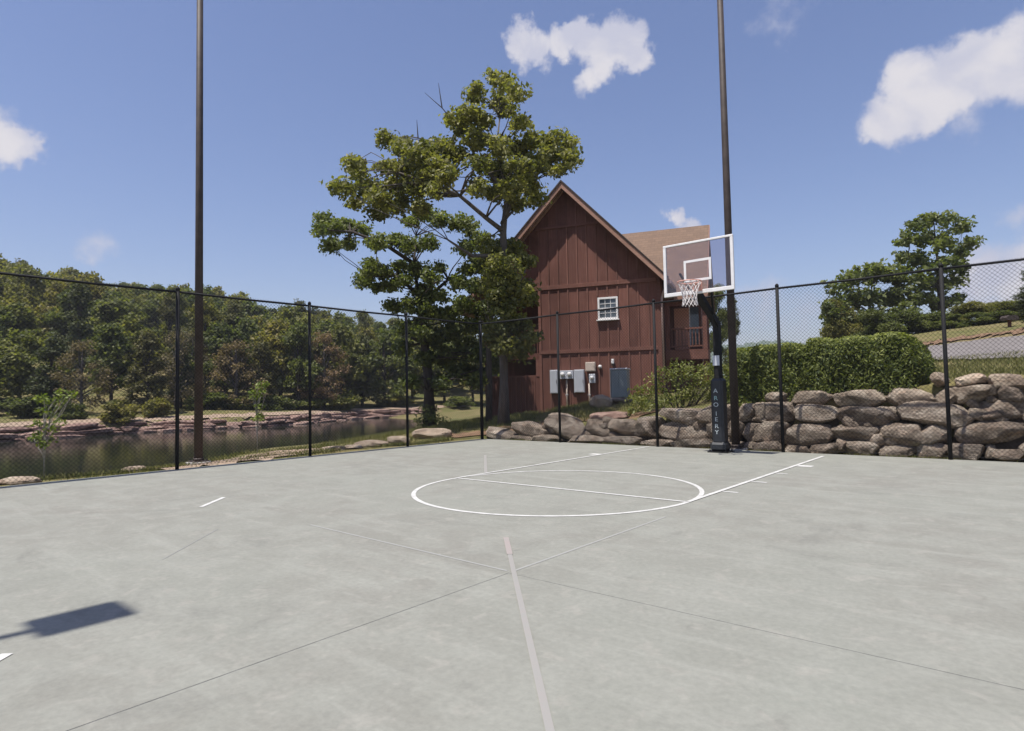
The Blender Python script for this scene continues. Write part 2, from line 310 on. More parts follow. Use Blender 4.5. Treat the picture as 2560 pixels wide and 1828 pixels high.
MAT = dict(
    court=court_mat(), line=paint_mat('court_line_white', (.56, .555, .525), (.33, .325, .30), .6), pinkline=paint_mat('court_line_faded_pink', (.28, .262, .241), (.262, .261, .238), 1.0),
    scuff=paint_mat('court_scuff', (.225, .225, .205), (.262, .262, .24), 1.0), pinkend=paint_mat('court_line_pink', (.315, .262, .242), (.28, .268, .243), .9), paleline=paint_mat('court_pale_edge', (.30, .30, .276), (.272, .272, .249), 1.0),
    darksoil=simple('dark_backfill_soil', (.055, .042, .032), .95, .4, 5, bmp=.6, spec=.1), filler=simple('joint_sealant', (.14, .14, .13), .9, .3, 9), ground=ground_mat(), soil=simple('red_soil', (.18, .115, .072), .95, .35, 3, bmp=.5, spec=.1), sand=simple('pale_sand', (.30, .225, .165), .95, .25, 2.5, bmp=.4, spec=.1),
    road=simple('gravel_road', (.185, .168, .16), .95, .15, 3, bmp=.3, spec=.1),
    stone=stone_mat('wall_stone', [(.125, .10, .08), (.30, .25, .20), (.50, .44, .365), (.45, .32, .235)]),
    ledge=stone_mat('ledge_stone', [(.14, .088, .075), (.26, .17, .142), (.40, .30, .25), (.44, .34, .28)]),
    pale=stone_mat('pale_stone', [(.24, .19, .15), (.38, .31, .24), (.50, .43, .34), (.40, .25, .18)]),
    black=simple('black_vinyl', (.011, .011, .012), .72, .2, 20, spec=.25), bronze=simple('bronze_steel', (.06, .046, .04), .62, .25, 5, spec=.3),
    pad=simple('pole_pad', (.014, .016, .02), .5, .25, 9, bmp=.1), padletter=simple('pad_letter', (.42, .47, .48), .6, .2, 20), padgreen=simple('pad_letter_green', (.26, .40, .38), .6, .2, 20),
    white=simple('white_paint', (.74, .73, .72), .5, .06, 10), rim=simple('rim_faded', (.62, .33, .27), .5, .15, 12), net=simple('net_cord', (.66, .62, .60), .8, .15, 30),
    glass=glass_mat('backboard_glass', (.86, .84, .88), opac=.07, ocol=(.45, .38, .40)), pane=simple('window_pane', (.10, .12, .14), .06, .3, 2),
    siding=wood_mat('barn_siding', (0.145, 0.061, 0.046), (0.180, 0.081, 0.061)), batten=wood_mat('barn_batten', (0.158, 0.072, 0.054), (0.211, 0.102, 0.077)),
    trim=wood_mat('barn_trim', (0.154, 0.068, 0.051), (0.197, 0.092, 0.070), 'X'), fascia=wood_mat('fascia_board', (.30, .165, .12), (.36, .22, .165), 'X'),
    dkwood=wood_mat('deck_wood', (.13, .05, .036), (.19, .078, .055)), shingle=shingle_mat(), dark=simple('shadow_interior', (.02, .016, .014), .9), tan=simple('sunlit_wall_tan', (.62, .30, .20), .8, .1, 6),
    metal=simple('grey_steel_box', (.47, .49, .54), .45, .12, 5), metal2=simple('grey_green_cabinet', (.20, .235, .25), .5, .12, 5), pvc=simple('pale_conduit', (.56, .47, .40), .6, .12, 9), gutter=simple('grey_downspout', (.36, .25, .22), .5, .1, 9),
    concrete=simple('grey_footing', (.40, .38, .35), .9, .2, 7, bmp=.3),
    oak=leaf_mat('oak_leaf', (.09, .105, .034), (.335, .31, .10), .46), oak2=leaf_mat('dark_oak_leaf', (.07, .095, .036), (.245, .262, .09), .44),
    wood1=leaf_mat('woodland_leaf', (.08, .10, .036), (.30, .295, .11), .48, .6, 1.0), cedar=leaf_mat('cedar_leaf', (.055, .068, .03), (.14, .142, .065), .3, .7, 1.0), brown=leaf_mat('thin_brown_twig', (.11, .092, .06), (.25, .20, .13), .3, .8, 1.0),
    hedge=leaf_mat('hedge_leaf', (.035, .06, .018), (.31, .335, .075), .36, .55, 0, .3), shrub=leaf_mat('loose_shrub_leaf', (.08, .105, .026), (.31, .31, .085), .38, .45), sap=leaf_mat('sapling_leaf', (.10, .15, .025), (.30, .34, .08), .4),
    grass=leaf_mat('grass_blade', (.06, .085, .02), (.27, .24, .10), .3, .7), bark=bark_mat('grey_bark', (.05, .043, .038), (.15, .13, .12)), bark2=bark_mat('dark_bark', (.028, .022, .019), (.085, .068, .058)),
    palebark=bark_mat('pale_bark', (.24, .22, .19), (.42, .39, .34)), water=water_mat(), farhill=leaf_mat('far_hill_wood', (.04, .07, .03), (.10, .13, .05), 0.0, .9),
)

# ------------------------------------------------------------------ terrain
ZW = -1.1                                              # pond level
far_line = np.array([(-36, -70), (-36.8, -4), (-38.7, 3), (-37.2, 14.7), (-43, 27), (-40, 42), (-25, 62), (-5, 85), (10, 130)], float)
hill_poly = np.vstack([far_line, [(10, 500), (-900, 500), (-900, -70)]])
pond_poly = np.array([(-7, -60), (-5.6, -14), (-6.2, -8), (-9.5, -4), (-16, 2), (-16.5, 11), (-22, 18), (-30, 25.5), (-42, 29.5), (-43, 27), (-37.2, 14.7), (-38.7, 3), (-36.8, -4), (-36, -60)], float)
def seg_dist(P, line, closed=False):
    L = np.vstack([line, line[:1]]) if closed else line
    best = np.full(len(P), 1e9)
    for a, b in zip(L[:-1], L[1:]):
        ab = b-a; t = np.clip(((P-a)@ab)/(ab@ab), 0, 1)
        best = np.minimum(best, np.linalg.norm(P-(a+t[:, None]*ab), axis=1))
    return best
def inside(P, poly):
    c = np.zeros(len(P), bool); n = len(poly); j = n-1
    for i in range(n):
        xi, yi = poly[i]; xj, yj = poly[j]
        cond = ((yi > P[:, 1]) != (yj > P[:, 1])) & (P[:, 0] < (xj-xi)*(P[:, 1]-yi)/(yj-yi+1e-12)+xi)
        c ^= cond; j = i
    return c
ctrl = [(-.6, 1.1, .02), (1.1, 1.1, .28), (2.9, 1.1, .48), (4.1, 1.1, .52), (5, 1.1, .72), (6, 1.1, .82), (7.4, 1.1, 1.0), (8.9, 1.1, 1.08), (10.4, 1.1, 1.25), (11.7, 1.1, 1.36), (14, 1.1, 1.5), (18, 1.1, 1.7),
        (2, 3, .5), (5, 3.2, .9), (8, 3.2, 1.2), (11, 3.5, 1.55), (-4, 7.6, .35), (-6.1, 6.8, .2), (.85, 9.3, 1.1), (-1.5, 8.4, .75), (-3, 17, 1.2), (4, 13, 1.7), (2.5, 6.5, .95),
        tuple(at(1259, 1062, 20)), (-6.88, 4.27, -.05), (-.7, -14, -.06), (-.7, -10, -.06), (-.7, -6, -.06), (-.7, -2, -.06), (-2, -9.7, -.12), (-3.2, -9, -.45), (-2.6, -5.2, -.04), (-3.8, -5.5, -.2), (-2, -13, -.12), (-3.5, -14, -.5),
        (-4.5, 0, -.12), (-8, 1, -.5), (-10, 7, -.45), (-14, 12, -.8), (-12, 18, -.1), (-20, 24, -.6), (-20, 40, .5), (-8, 30, .9), (-30, 50, .5),
        (20, 10, 2.6), (20, 25, 4.3), (30, 0, 2.2), (40, 40, 5.0), (0, 45, 2.5), (10, 60, 3.0), (-5, 70, 1.0), (30, 90, 4), (60, 60, 5.2), (60, 0, 4), (90, 120, 4), (20, 180, -8), (-40, 180, -6), (100, 220, -6), (30, -40, 0), (-2, -40, -.3)]
road_lo = [(2250, 906, 17.2), (2290, 905, 16.6), (2340, 904, 16), (2450, 901, 15), (2560, 899, 14.2), (2760, 893, 13.2)]
road_hi = [(2230, 887, 23), (2280, 877, 22.5), (2330, 868, 22), (2450, 855, 21), (2560, 841, 20), (2760, 820, 18.6)]
verge_hi = [(2200, 852, 30), (2260, 846, 29), (2330, 838, 28), (2450, 822, 27), (2560, 806, 26), (2760, 785, 24)]
for tr in (road_lo, road_hi, verge_hi): ctrl += [tuple(at(*p)) for p in tr[::2]]
ctrl += [tuple(at(2200, 845, 38)), tuple(at(2350, 835, 38)), tuple(at(2560, 812, 38)), tuple(at(2700, 800, 38)), tuple(at(1550, 986, 23.4))]
for a in pond_poly[1:9]: ctrl.append((a[0], a[1], ZW))
CP = np.array(ctrl)
_A = np.linalg.norm(CP[:, None, :2]-CP[None, :, :2], axis=2); _n = len(CP)
_K = np.zeros((_n+1, _n+1)); _K[:_n, :_n] = _A - 0.15*np.eye(_n); _K[:_n, _n] = 1; _K[_n, :_n] = 1
_w = np.linalg.solve(_K, np.append(CP[:, 2], 0))
def vnoise(x, y, s, seed=0):
    return (np.sin(x*s*1.3+seed)*np.cos(y*s*1.1+1.7*seed)+.5*np.sin(x*s*2.9+y*s*2.1+seed*3)+.3*np.cos(x*s*5.1-y*s*4.3+seed))/1.8
def terrain(P):
    P = np.atleast_2d(np.asarray(P, float))[:, :2]; out = np.empty(len(P))
    for i in range(0, len(P), 4000):
        q = P[i:i+4000]; out[i:i+4000] = np.linalg.norm(q[:, None]-CP[None, :, :2], axis=2)@_w[:-1]+_w[-1]
    x, y = P[:, 0], P[:, 1]
    out = out + .035*vnoise(x, y, 1.1, 2)*np.clip((np.hypot(x-6, y+6)-9)/8, 0, 1)
    hd = seg_dist(P, far_line); hin = inside(P, hill_poly)
    fall = 1/(1+np.exp((y-70)/14))
    hz = -.35+.075*np.minimum(hd, 16)+.235*fall*np.clip(hd-16, 0, 62)+.05*fall*np.clip(hd-78, 0, 120)+.25*vnoise(x, y, .16, 1)*np.clip(hd/10, 0, 1)
    hz = np.where(hd < .8, ZW-.3+(hd/.8)*(.75+.3), hz)
    out = np.where(hin, hz, out)
    pin = inside(P, pond_poly) & ~hin; pd = seg_dist(P, pond_poly, True)
    out = np.where(pin, np.minimum(out, ZW-.05-np.minimum(pd*.25, 1.2)), out)
    out = np.where(~pin & ~hin & (pd < 40) & (x < -3), np.maximum(out, ZW+.02+np.minimum(pd*.06, .4)), out)
    far = np.hypot(x, y); out = np.where(far > 400, out*np.clip(1-(far-400)/200, 0, 1)-8*np.clip((far-400)/200, 0, 1), out)
    # bench cut for the court
    cx = np.clip(np.minimum(x+.35, 30-x), -9, 9); cy = np.clip(.98-y, -9, 9); ins = np.minimum(cx, cy)
    out = np.where(ins > 0, -.07, np.where((ins > -.22) & (y > .3) & (x > -.2), -.07+(out+.07)*np.clip(-ins/.22, 0, 1), out))
    return out
def tz(x, y): return float(terrain([(x, y)])[0])
def spaced(lo, hi, marks):
    v = [lo]
    while v[-1] < hi:
        x = v[-1]; d = min(abs(x-m) for m in marks); v.append(x+max(.12 if d < 1 else .3 if d < 3 else .5, min(60, (d-2)*.07)))
    return np.array(v)
gx = spaced(-900, 1200, [-.3, 0, -.5]); gx = np.unique(np.concatenate([gx[(gx < -45) | (gx > 25)], np.arange(-45, -4, .8), np.arange(-4, 0.6, .16), np.arange(.6, 25, .5)]))
gy = spaced(-300, 1300, [.6, .7, .5]); gy = np.unique(np.concatenate([gy[(gy < -16) | (gy > 50)], np.arange(-16, .3, .5), np.arange(.3, 2, .11), np.arange(2, 15, .4), np.arange(15, 50, .9)]))
GX, GY = np.meshgrid(gx, gy); PP = np.stack([GX.ravel(), GY.ravel()], 1); ZZ = terrain(PP)
nx, ny = len(gx), len(gy)
fi = (np.arange(ny-1)[:, None]*nx+np.arange(nx-1)[None, :]).ravel()
def fast_mesh(name, V, F, mat, smooth=False, tone=None):
    """numpy arrays straight into one mesh; F is (n,3) or (n,4)"""
    me = bpy.data.meshes.new(name); k = F.shape[1]
    me.vertices.add(len(V)); me.vertices.foreach_set('co', np.ascontiguousarray(V, dtype=np.float32).ravel())
    me.loops.add(F.size); me.loops.foreach_set('vertex_index', np.ascontiguousarray(F, dtype=np.int32).ravel())
    me.polygons.add(len(F)); me.polygons.foreach_set('loop_start', np.arange(0, F.size, k, dtype=np.int32)); me.polygons.foreach_set('loop_total', np.full(len(F), k, dtype=np.int32))
    if smooth: me.polygons.foreach_set('use_smooth', np.ones(len(F), bool))
    if tone is not None:
        a = me.attributes.new('tone', 'FLOAT', 'POINT'); a.data.foreach_set('value', np.ascontiguousarray(tone, dtype=np.float32))
    if mat: me.materials.append(mat)
    me.update(); me.validate(); return me
gm = fast_mesh('ground', np.column_stack([PP, ZZ]), np.stack([fi, fi+1, fi+nx+1, fi+nx], 1), MAT['ground'], True)
tag(link('ground', gm), kind='structure')
pw = np.array([(-4, -62), (-4.2, -14), (-5, -7), (-8, -3), (-14.5, 1), (-14.5, 11.5), (-21, 19.5), (-30, 27.5), (-44, 31), (-45, 27), (-39.5, 14.7), (-41, 3), (-39, -4), (-38, -62)], float)
tag(MB().add([(x, y, ZW) for x, y in pw], [tuple(range(len(pw)-1, -1, -1))] if False else [tuple(range(len(pw)))]).build('pond', MAT['water']), kind='structure')
def band(name, lo, hi, mat, nsub=8, lift=.03, along=10):
    lo = [at(*p) for p in lo]; hi = [at(*p) for p in hi]; V = []
    def res(L):
        L = np.array(L); t = np.linspace(0, len(L)-1, along*(len(L)-1)+1); return np.stack([np.interp(t, np.arange(len(L)), L[:, k]) for k in range(3)], 1)
    lo, hi = res(lo), res(hi); n = len(lo); r2 = np.random.default_rng(3)
    for i in range(nsub+1): 
        w = i/nsub; V.append(lo*(1-w)+hi*w)
    V = np.concatenate(V); e = r2.normal(0, .08, (len(V), 2)); V[:, :2] += e*((np.arange(len(V)) < n) | (np.arange(len(V)) >= nsub*n))[:, None]
    V[:, 2] = terrain(V)+lift
    f = (np.arange(nsub)[:, None]*n+np.arange(n-1)[None, :]).ravel()
    return tag(link(name, fast_mesh(name, V, np.stack([f, f+1, f+n+1, f+n], 1), mat, True)), kind='structure')
band('road', road_lo, road_hi, MAT['road'], 10, .06)
vlo = [(p[0], p[1], p[2]+.4) for p in road_hi]
def strip_along(name, line, off0, off1, mat, lift=.04, n=60, jit=.25, m=5):
    line = np.array(line, float); t = np.linspace(0, len(line)-1, n)
    c = np.stack([np.interp(t, np.arange(len(line)), line[:, k]) for k in range(2)], 1); d = np.gradient(c, axis=0); d /= np.linalg.norm(d, axis=1)[:, None]; nn = np.stack([-d[:, 1], d[:, 0]], 1)
    r2 = np.random.default_rng(5); V = []
    for i in range(m+1):
        o = off0+(off1-off0)*i/m; V.append(c+nn*(o+(r2.normal(0, jit, n) if i in (0, m) else np.zeros(n)))[:, None])
    V = np.concatenate(V); V = np.column_stack([V, terrain(V)+lift]); f = (np.arange(m)[:, None]*n+np.arange(n-1)[None, :]).ravel()
    return tag(link(name, fast_mesh(name, V, np.stack([f, f+1, f+n+1, f+n], 1), mat, True)), kind='structure')
strip_along('path', far_line[1:6], 1.0, 3.4, MAT['sand'], .05, 120)
strip_along('dirt', [tuple(at(p[0], p[1], p[2]+2.4)[:2]) for p in road_hi], -1.2, .4, MAT['soil'], .05, 60, .55)

# ------------------------------------------------------------------ the court: slab panels with real joints, painted marks 4 mm up
court = bpy.data.objects.new('court', None); COL.objects.link(court); tag(court, kind='structure')
JX = [-.08, 9.03, 19.0]; JY = [-14.6, -9.38, .07]; J = .0025
boxo('slab', (JX[1]+J, JY[0], -.14), (JX[2], JY[1]-J, 0), MAT['court'], court, bev=.003)
_L = [(JX[0], JY[0]), (JX[1]-J, JY[0]), (JX[1]-J, JY[1]+J), (JX[2], JY[1]+J), (JX[2], JY[2]), (JX[0], JY[2])]
MB().add([(x, y, 0) for x, y in _L]+[(x, y, -.14) for x, y in _L], [tuple(range(6)), tuple(range(11, 5, -1))]+[(i, i+6, (i+1) % 6+6, (i+1) % 6) for i in range(6)]).build('slab', MAT['court'], court)
boxo('joint_filler', (JX[1]-J+.0002, JY[0], -.05), (JX[1]+J-.0002, JY[1]-J, -.0012), MAT['filler'], court); boxo('joint_filler', (JX[1]-J+.0002, JY[1]-J+.0002, -.05), (JX[2], JY[1]+J-.0002, -.0012), MAT['filler'], court)
def mark(name, pts, w, mat='line', z=.004):
    p = np.array(pts, float); d = p[1]-p[0]; L = np.linalg.norm(d); d /= L; n = np.array([-d[1], d[0]])*w/2
    k = max(2, int(L/.12)); V = []; r2 = np.random.default_rng(int(abs(p.sum()*977)))
    for i in range(k+1):
        c = p[0]+d*L*i/k; e = r2.normal(0, w*.035, 2); V += [(*(c+n*(1+e[0])), z), (*(c-n*(1+e[1])), z)]
    return MB().add(V, [(2*i, 2*i+1, 2*i+3, 2*i+2) for i in range(k)]).build(name, MAT[mat], court)
LX, FY, CR = 7.034, -6.12, 1.83
MB().ring((LX, FY, .004), CR-.028, CR+.028, 128).build('free_throw_circle', MAT['line'], court)
mark('free_throw_line', [(LX-CR+.03, FY), (LX+CR-.03, FY)], .05, z=.0055)
for s in (-1, 1): mark('lane_line', [(LX+s*CR, FY), (LX+s*CR, -.12 if s < 0 else -.42)], .055, z=.007)
for y, w, l in ((-2.1, .2, .22), (-3.2, .05, .17), (-4.2, .055, .2), (-5.2, .05, .19)): mark('lane_mark', [(LX+CR+.03, y), (LX+CR+.03+l, y)], w)
mark('lane_mark', [(LX-CR-.03, -2.1), (LX-CR-.25, -2.1)], .2)
mark('dash', [(4.42, -9.50), (3.95, -9.02)], .055); mark('dash', [(8.35, -12.36), (7.93, -11.93)], .055)
mark('faded_line', [(8.33, -8.60), (11.2, -11.58)], .034, 'pinkline'); mark('faded_line', [(8.33, -8.60), (8.72, -9.005)], .044, 'pinkend', .0055); mark('faded_line', [(3.2, -3.33), (5.15, -5.42)], .05, 'pinkline')
mark('scuff_line', [(6.6, -10.72), (5.82, -9.94)], .012, 'scuff', .002); mark('sealed_joint', [(9.03, -9.34), (9.03, -7.0)], .024, 'paleline', .002); mark('sealed_joint', [(6.4, -9.3), (8.99, -9.35)], .022, 'paleline', .002)

# ------------------------------------------------------------------ chain link fences
SP, FH = 2.68, 3.24
def fence(label, n, axis, vis0=0):
    f = thing('chain_link_fence', label, 'fence', (0, 0, 0), 0)
    T = (lambda a, z, o=0: (a, o, z)) if axis == 'x' else (lambda a, z, o=0: (o, -a, z))
    for i in range(0 if axis == 'x' else 1, n+1):
        r = .045 if i == 0 else .032
        p = MB().tube([T(i*SP, -.12), T(i*SP, FH+.01)], r, 12).build('post', MAT['black'], f, True)
        MB().tube([T(i*SP, FH+.01), T(i*SP, FH+.05), T(i*SP, FH+.075)], [r*1.15, r*1.1, r*.4], 12).build('post_cap', MAT['black'], p, True)
    for i in range(n):
        MB().tube([T(i*SP+.02, FH-.02), T((i+.5)*SP, FH-.03), T((i+1)*SP-.02, FH-.02)], .021, 8).build('top_rail', MAT['black'], f, True)
        m = MB(); a0, a1, z0, z1 = i*SP+.03, (i+1)*SP-.03, .03, FH+.015; pitch = .0707; r2 = .0024
        k = a0-(z1-z0)
        while k < a1:
            for s in (1, -1):
                # wire rising at 45 degrees, clipped to the panel
                u0, u1 = k, k+(z1-z0)
                if s > 0: pts = [(u0, z0), (u1, z1)]
                else: pts = [(u1, z0), (u0, z1)]
                (ua, za), (ub, zb) = pts; lo, hi = 0., 1.
                for e in ((a0, 1), (a1, -1)):
                    ta = (e[0]-ua)/(ub-ua); inc = (ub-ua)*e[1] > 0
                    if inc: lo = max(lo, ta)
                    else: hi = min(hi, ta)
                if hi-lo > .01:
                    A = T(ua+(ub-ua)*lo, za+(zb-za)*lo, .004*s+.034); B = T(ua+(ub-ua)*hi, za+(zb-za)*hi, .004*s+.034)
                    if axis == 'y': A = (-abs(A[0]), A[1], A[2]); B = (-abs(B[0]), B[1], B[2])
                    m.tube([A, B], r2, 3, False)
            k += pitch
        m.build('wire_mesh', MAT['black'], f)
        MB().tube([T(i*SP+.02, .05, .03 if axis == 'x' else -.03), T((i+1)*SP-.02, .05, .03 if axis == 'x' else -.03)], .003, 5).build('tension_wire', MAT['black'], f)
    return f
fence('tall black chain link fence running in front of the boulder wall', 6, 'x')
fence('tall black chain link fence between the court and the pond', 5, 'y')

# ------------------------------------------------------------------ floodlight poles
def light_pole(label, x, y, z0, h=12.0):
    p = thing('floodlight_pole', label, 'light pole', (x, y, z0), 0, 'floodlight poles round the court')
    MB().tube([(0, 0, -.35), (0, 0, .05)], .24, 16).build('footing', MAT['concrete'], p)
    bp = boxo('base_plate', (-.15, -.15, .05), (.15, .15, .075), MAT['bronze'], p, .004)
    for a in (-1, 1):
        for b in (-1, 1): MB().tube([(a*.115, b*.115, .076), (a*.115, b*.115, .115)], .014, 6).build('bolt', MAT['bronze'], bp)
    MB().tube([(0, 0, .075), (0, 0, .13)], [.105, .098], 20).build('collar', MAT['bronze'], p, True)
    MB().tube([(0, 0, .08), (0, 0, h*.5), (0, 0, h)], [.086, .072, .058], 20).build('shaft', MAT['bronze'], p, True)
    ar = MB().tube([(0, 0, h-.12), (.0, .12, h+.02), (.02, .32, h+.02)], .042, 8).build('arm', MAT['bronze'], p, True)
    hd = MB().box((-.19, .30, h-.09), (.19, .74, h+.07), .02).build('lamp_head', MAT['bronze'], p)
    boxo('lens', (-.16, .34, h-.096), (.16, .70, h-.0905), MAT['white'], hd)
    return p
light_pole('dark bronze floodlight pole rising between the pond fence and the water', -1.46, -7.05, tz(-1.46, -7.05)+.02)
light_pole('dark bronze floodlight pole behind the basketball hoop, in front of the boulder wall', 6.99, .33, -.04)
light_pole('floodlight pole whose square lamp head throws its shadow on the court', 7.12, -14.90, -.06, 8.0)

# ------------------------------------------------------------------ basketball hoop
hp = thing('basketball_hoop', 'basketball goal on a padded black pole with a clear white-edged backboard', 'basketball hoop', (7.0, -.5, 0))
base = boxo('base_plate', (-.2, -.2, .0), (.2, .2, .02), MAT['black'], hp, .004)
for a in (-1, 1):
    for b in (-1, 1): MB().tube([(a*.16, b*.16, .02), (a*.16, b*.16, .06)], .014, 6).build('bolt', MAT['black'], base)
pad = boxo('pole_pad', (-.125, -.15, .17), (.125, .12, 1.47), MAT['pad'], hp, .045)
boxo('pad_skirt', (-.16, -.185, .02), (.16, .155, .21), MAT['pad'], pad, .05)
def sq(pts, w, name, mat, parent):
    m = MB(); 
    m.tube(pts, w*.7071, 4); return m.build(name, mat, parent)
sq([(0, 0, .02), (0, 0, 2.5), (.0, -.03, 2.62)], .125, 'post', MAT['black'], hp)
sq([(0, -.01, 2.56), (.0, -.93, 3.16)], .11, 'gooseneck_arm', MAT['black'], hp)
sq([(0, .02, 2.45), (0, -.32, 2.76)], .06, 'gusset', MAT['black'], hp)
sq([(-.06, -.3, 2.74), (-.3, -.99, 3.5)], .035, 'brace', MAT['black'], hp); sq([(.06, -.3, 2.74), (.3, -.99, 3.5)], .035, 'brace', MAT['black'], hp)
boxo('label_plate', (-.075, -.085, 1.73), (.06, -.068, 1.93), MAT['metal'], hp)
BBX, BY, B0, B1, BW = .09, -1.05, 3.06, 4.07, .69
bb = MB().box((BBX-BW+.02, BY-.006, B0+.02), (BBX+BW-.02, BY+.006, B1-.02)).build('backboard', MAT['glass'], hp)
fr = .058
for nm, a, b in (('frame_bottom', (BBX-BW, BY-.016, B0), (BBX+BW, BY+.03, B0+fr+.012)), ('frame_side', (BBX-BW, BY-.015, B0+fr+.0125), (BBX-BW+fr, BY+.029, B1-.0405)), ('frame_side', (BBX+BW-fr, BY-.015, B0+fr+.0125), (BBX+BW, BY+.029, B1-.0405)), ('frame_top', (BBX-BW, BY-.016, B1-.04), (BBX+BW, BY+.03, B1))):
    boxo(nm, a, b, MAT['white'], bb, .006)
sx0, sx1, sz0, sz1, sw = BBX-.27, BBX+.27, 3.30, 3.715, .045
for a, b in (((sx0, sz0), (sx1, sz0+sw)), ((sx0, sz1-sw), (sx1, sz1)), ((sx0, sz0+sw+.0005), (sx0+sw, sz1-sw-.0005)), ((sx1-sw, sz0+sw+.0005), (sx1, sz1-sw-.0005))):
    boxo('target_stripe', (a[0], BY-.0105, a[1]), (b[0], BY-.0075, b[1]), MAT['white'], bb)
RZ = 3.235
RY = BY-.016-.15-.215
rm = MB().tube([(BBX+.215*math.cos(2*math.pi*k/40), RY+.215*math.sin(2*math.pi*k/40), RZ) for k in range(41)], .011, 8, False).build('rim', MAT['rim'], hp, True)
boxo('rim_bracket', (BBX-.09, BY-.032, RZ-.13), (BBX+.09, BY-.018, RZ+.04), MAT['rim'], rm, .004)
MB().add([(BBX-.08, BY-.03, RZ-.004), (BBX+.08, BY-.03, RZ-.004), (BBX+.07, RY+.2, RZ-.004), (BBX-.07, RY+.2, RZ-.004), (BBX-.08, BY-.03, RZ+.008), (BBX+.08, BY-.03, RZ+.008), (BBX+.07, RY+.2, RZ+.008), (BBX-.07, RY+.2, RZ+.008)], [(0, 3, 2, 1), (4, 5, 6, 7), (0, 1, 5, 4), (1, 2, 6, 5), (2, 3, 7, 6), (3, 0, 4, 7)]).build('rim_arm', MAT['rim'], rm)
for s in (-1, 1): MB().tube([(BBX+s*.07, BY-.03, RZ-.12), (BBX+s*.13, RY+.17, RZ-.005)], .006, 6).build('rim_strut', MAT['rim'], rm)
nt_ = MB(); NS, NR = 12, 6
def netp(k, j):
    rr = [.212, .175, .15, .132, .122, .13, .14][j]; a = 2*math.pi*(k+.5*(j % 2))/NS; return (BBX+rr*math.cos(a), RY+rr*math.sin(a), RZ-.01-j*.072)
for j in range(NR):
    for k in range(NS):
        for d in ((0, 1) if j % 2 else (0, -1)): nt_.tube([netp(k, j), netp(k+d, j+1)], .0052, 4, False)
nt_.build('net', MAT['net'], hp)
def letter(ch, mat, size, loc, rot, parent, name='letter'):
    cu = bpy.data.curves.new('tmp', 'FONT'); cu.body = ch; cu.size = size; cu.align_x = 'CENTER'; cu.align_y = 'CENTER'; cu.extrude = .0015; cu.resolution_u = 3
    o = bpy.data.objects.new('tmp', cu); COL.objects.link(o); bpy.context.view_layer.update()
    me = bpy.data.meshes.new_from_object(o.evaluated_get(bpy.context.evaluated_depsgraph_get())); bpy.data.objects.remove(o); bpy.data.curves.remove(cu)
    me.name = name; me.materials.clear(); me.materials.append(mat); return link(name, me, parent, loc, rot, (1.15, 1, 1))
for ch, z, mt in (('A', 1.22, 'padletter'), ('R', 1.075, 'padgreen'), ('O', .945, 'padletter'), ('I', .765, 'padletter'), ('E', .655, 'padletter'), ('R', .52, 'padletter'), ('Y', .40, 'padletter')):
    letter(ch, MAT[mt], .118, (-.01, -.1535, z), (R(90), 0, 0), pad)

# ------------------------------------------------------------------ rocks
from mathutils import noise as mnoise
def rock_mesh(name, seed, mat, p=3.2, n=9, cuts=9, rough=.07, cut_h=(.72, .95)):
    """unit rock (half extents 1): rounded block chipped by planes and roughened"""
    r2 = np.random.default_rng(seed); V = []; F = []; idx = {}
    def vid(q):
        k = tuple(np.round(q, 5))
        if k not in idx: idx[k] = len(V); V.append(q)
        return idx[k]
    g = np.linspace(-1, 1, n+1)
    for ax in range(3):
        for s in (-1, 1):
            for i in range(n):
                for j in range(n):
                    c = []
                    for (a, b) in ((i, j), (i+1, j), (i+1, j+1), (i, j+1)):
                        q = np.zeros(3); q[ax] = s; q[(ax+1) % 3] = g[a]; q[(ax+2) % 3] = g[b]; c.append(vid(q))
                    F.append(c if s > 0 else c[::-1])
    V = np.array(V); V = V/(np.sum(np.abs(V)**p, 1)**(1/p))[:, None]
    for k in range(cuts):
        d = r2.normal(size=3); d /= np.linalg.norm(d); h = r2.uniform(*cut_h)*np.max(V@d)
        ex = np.clip(V@d-h, 0, None); V = V-ex[:, None]*d
    off = Vector(r2.uniform(-50, 50, 3))
    for i in range(len(V)):
        q = Vector(V[i]); V[i] *= 1+rough*mnoise.fractal(q*1.6+off, 1.0, 2.0, 4)+.035*mnoise.noise(q*4.5+off)
    lo, hi = V.min(0), V.max(0); V = (V-(lo+hi)/2)/((hi-lo)/2)
    me = fast_mesh(name, V, np.array(F), mat, True); me.set_sharp_from_angle(angle=R(24)); return me

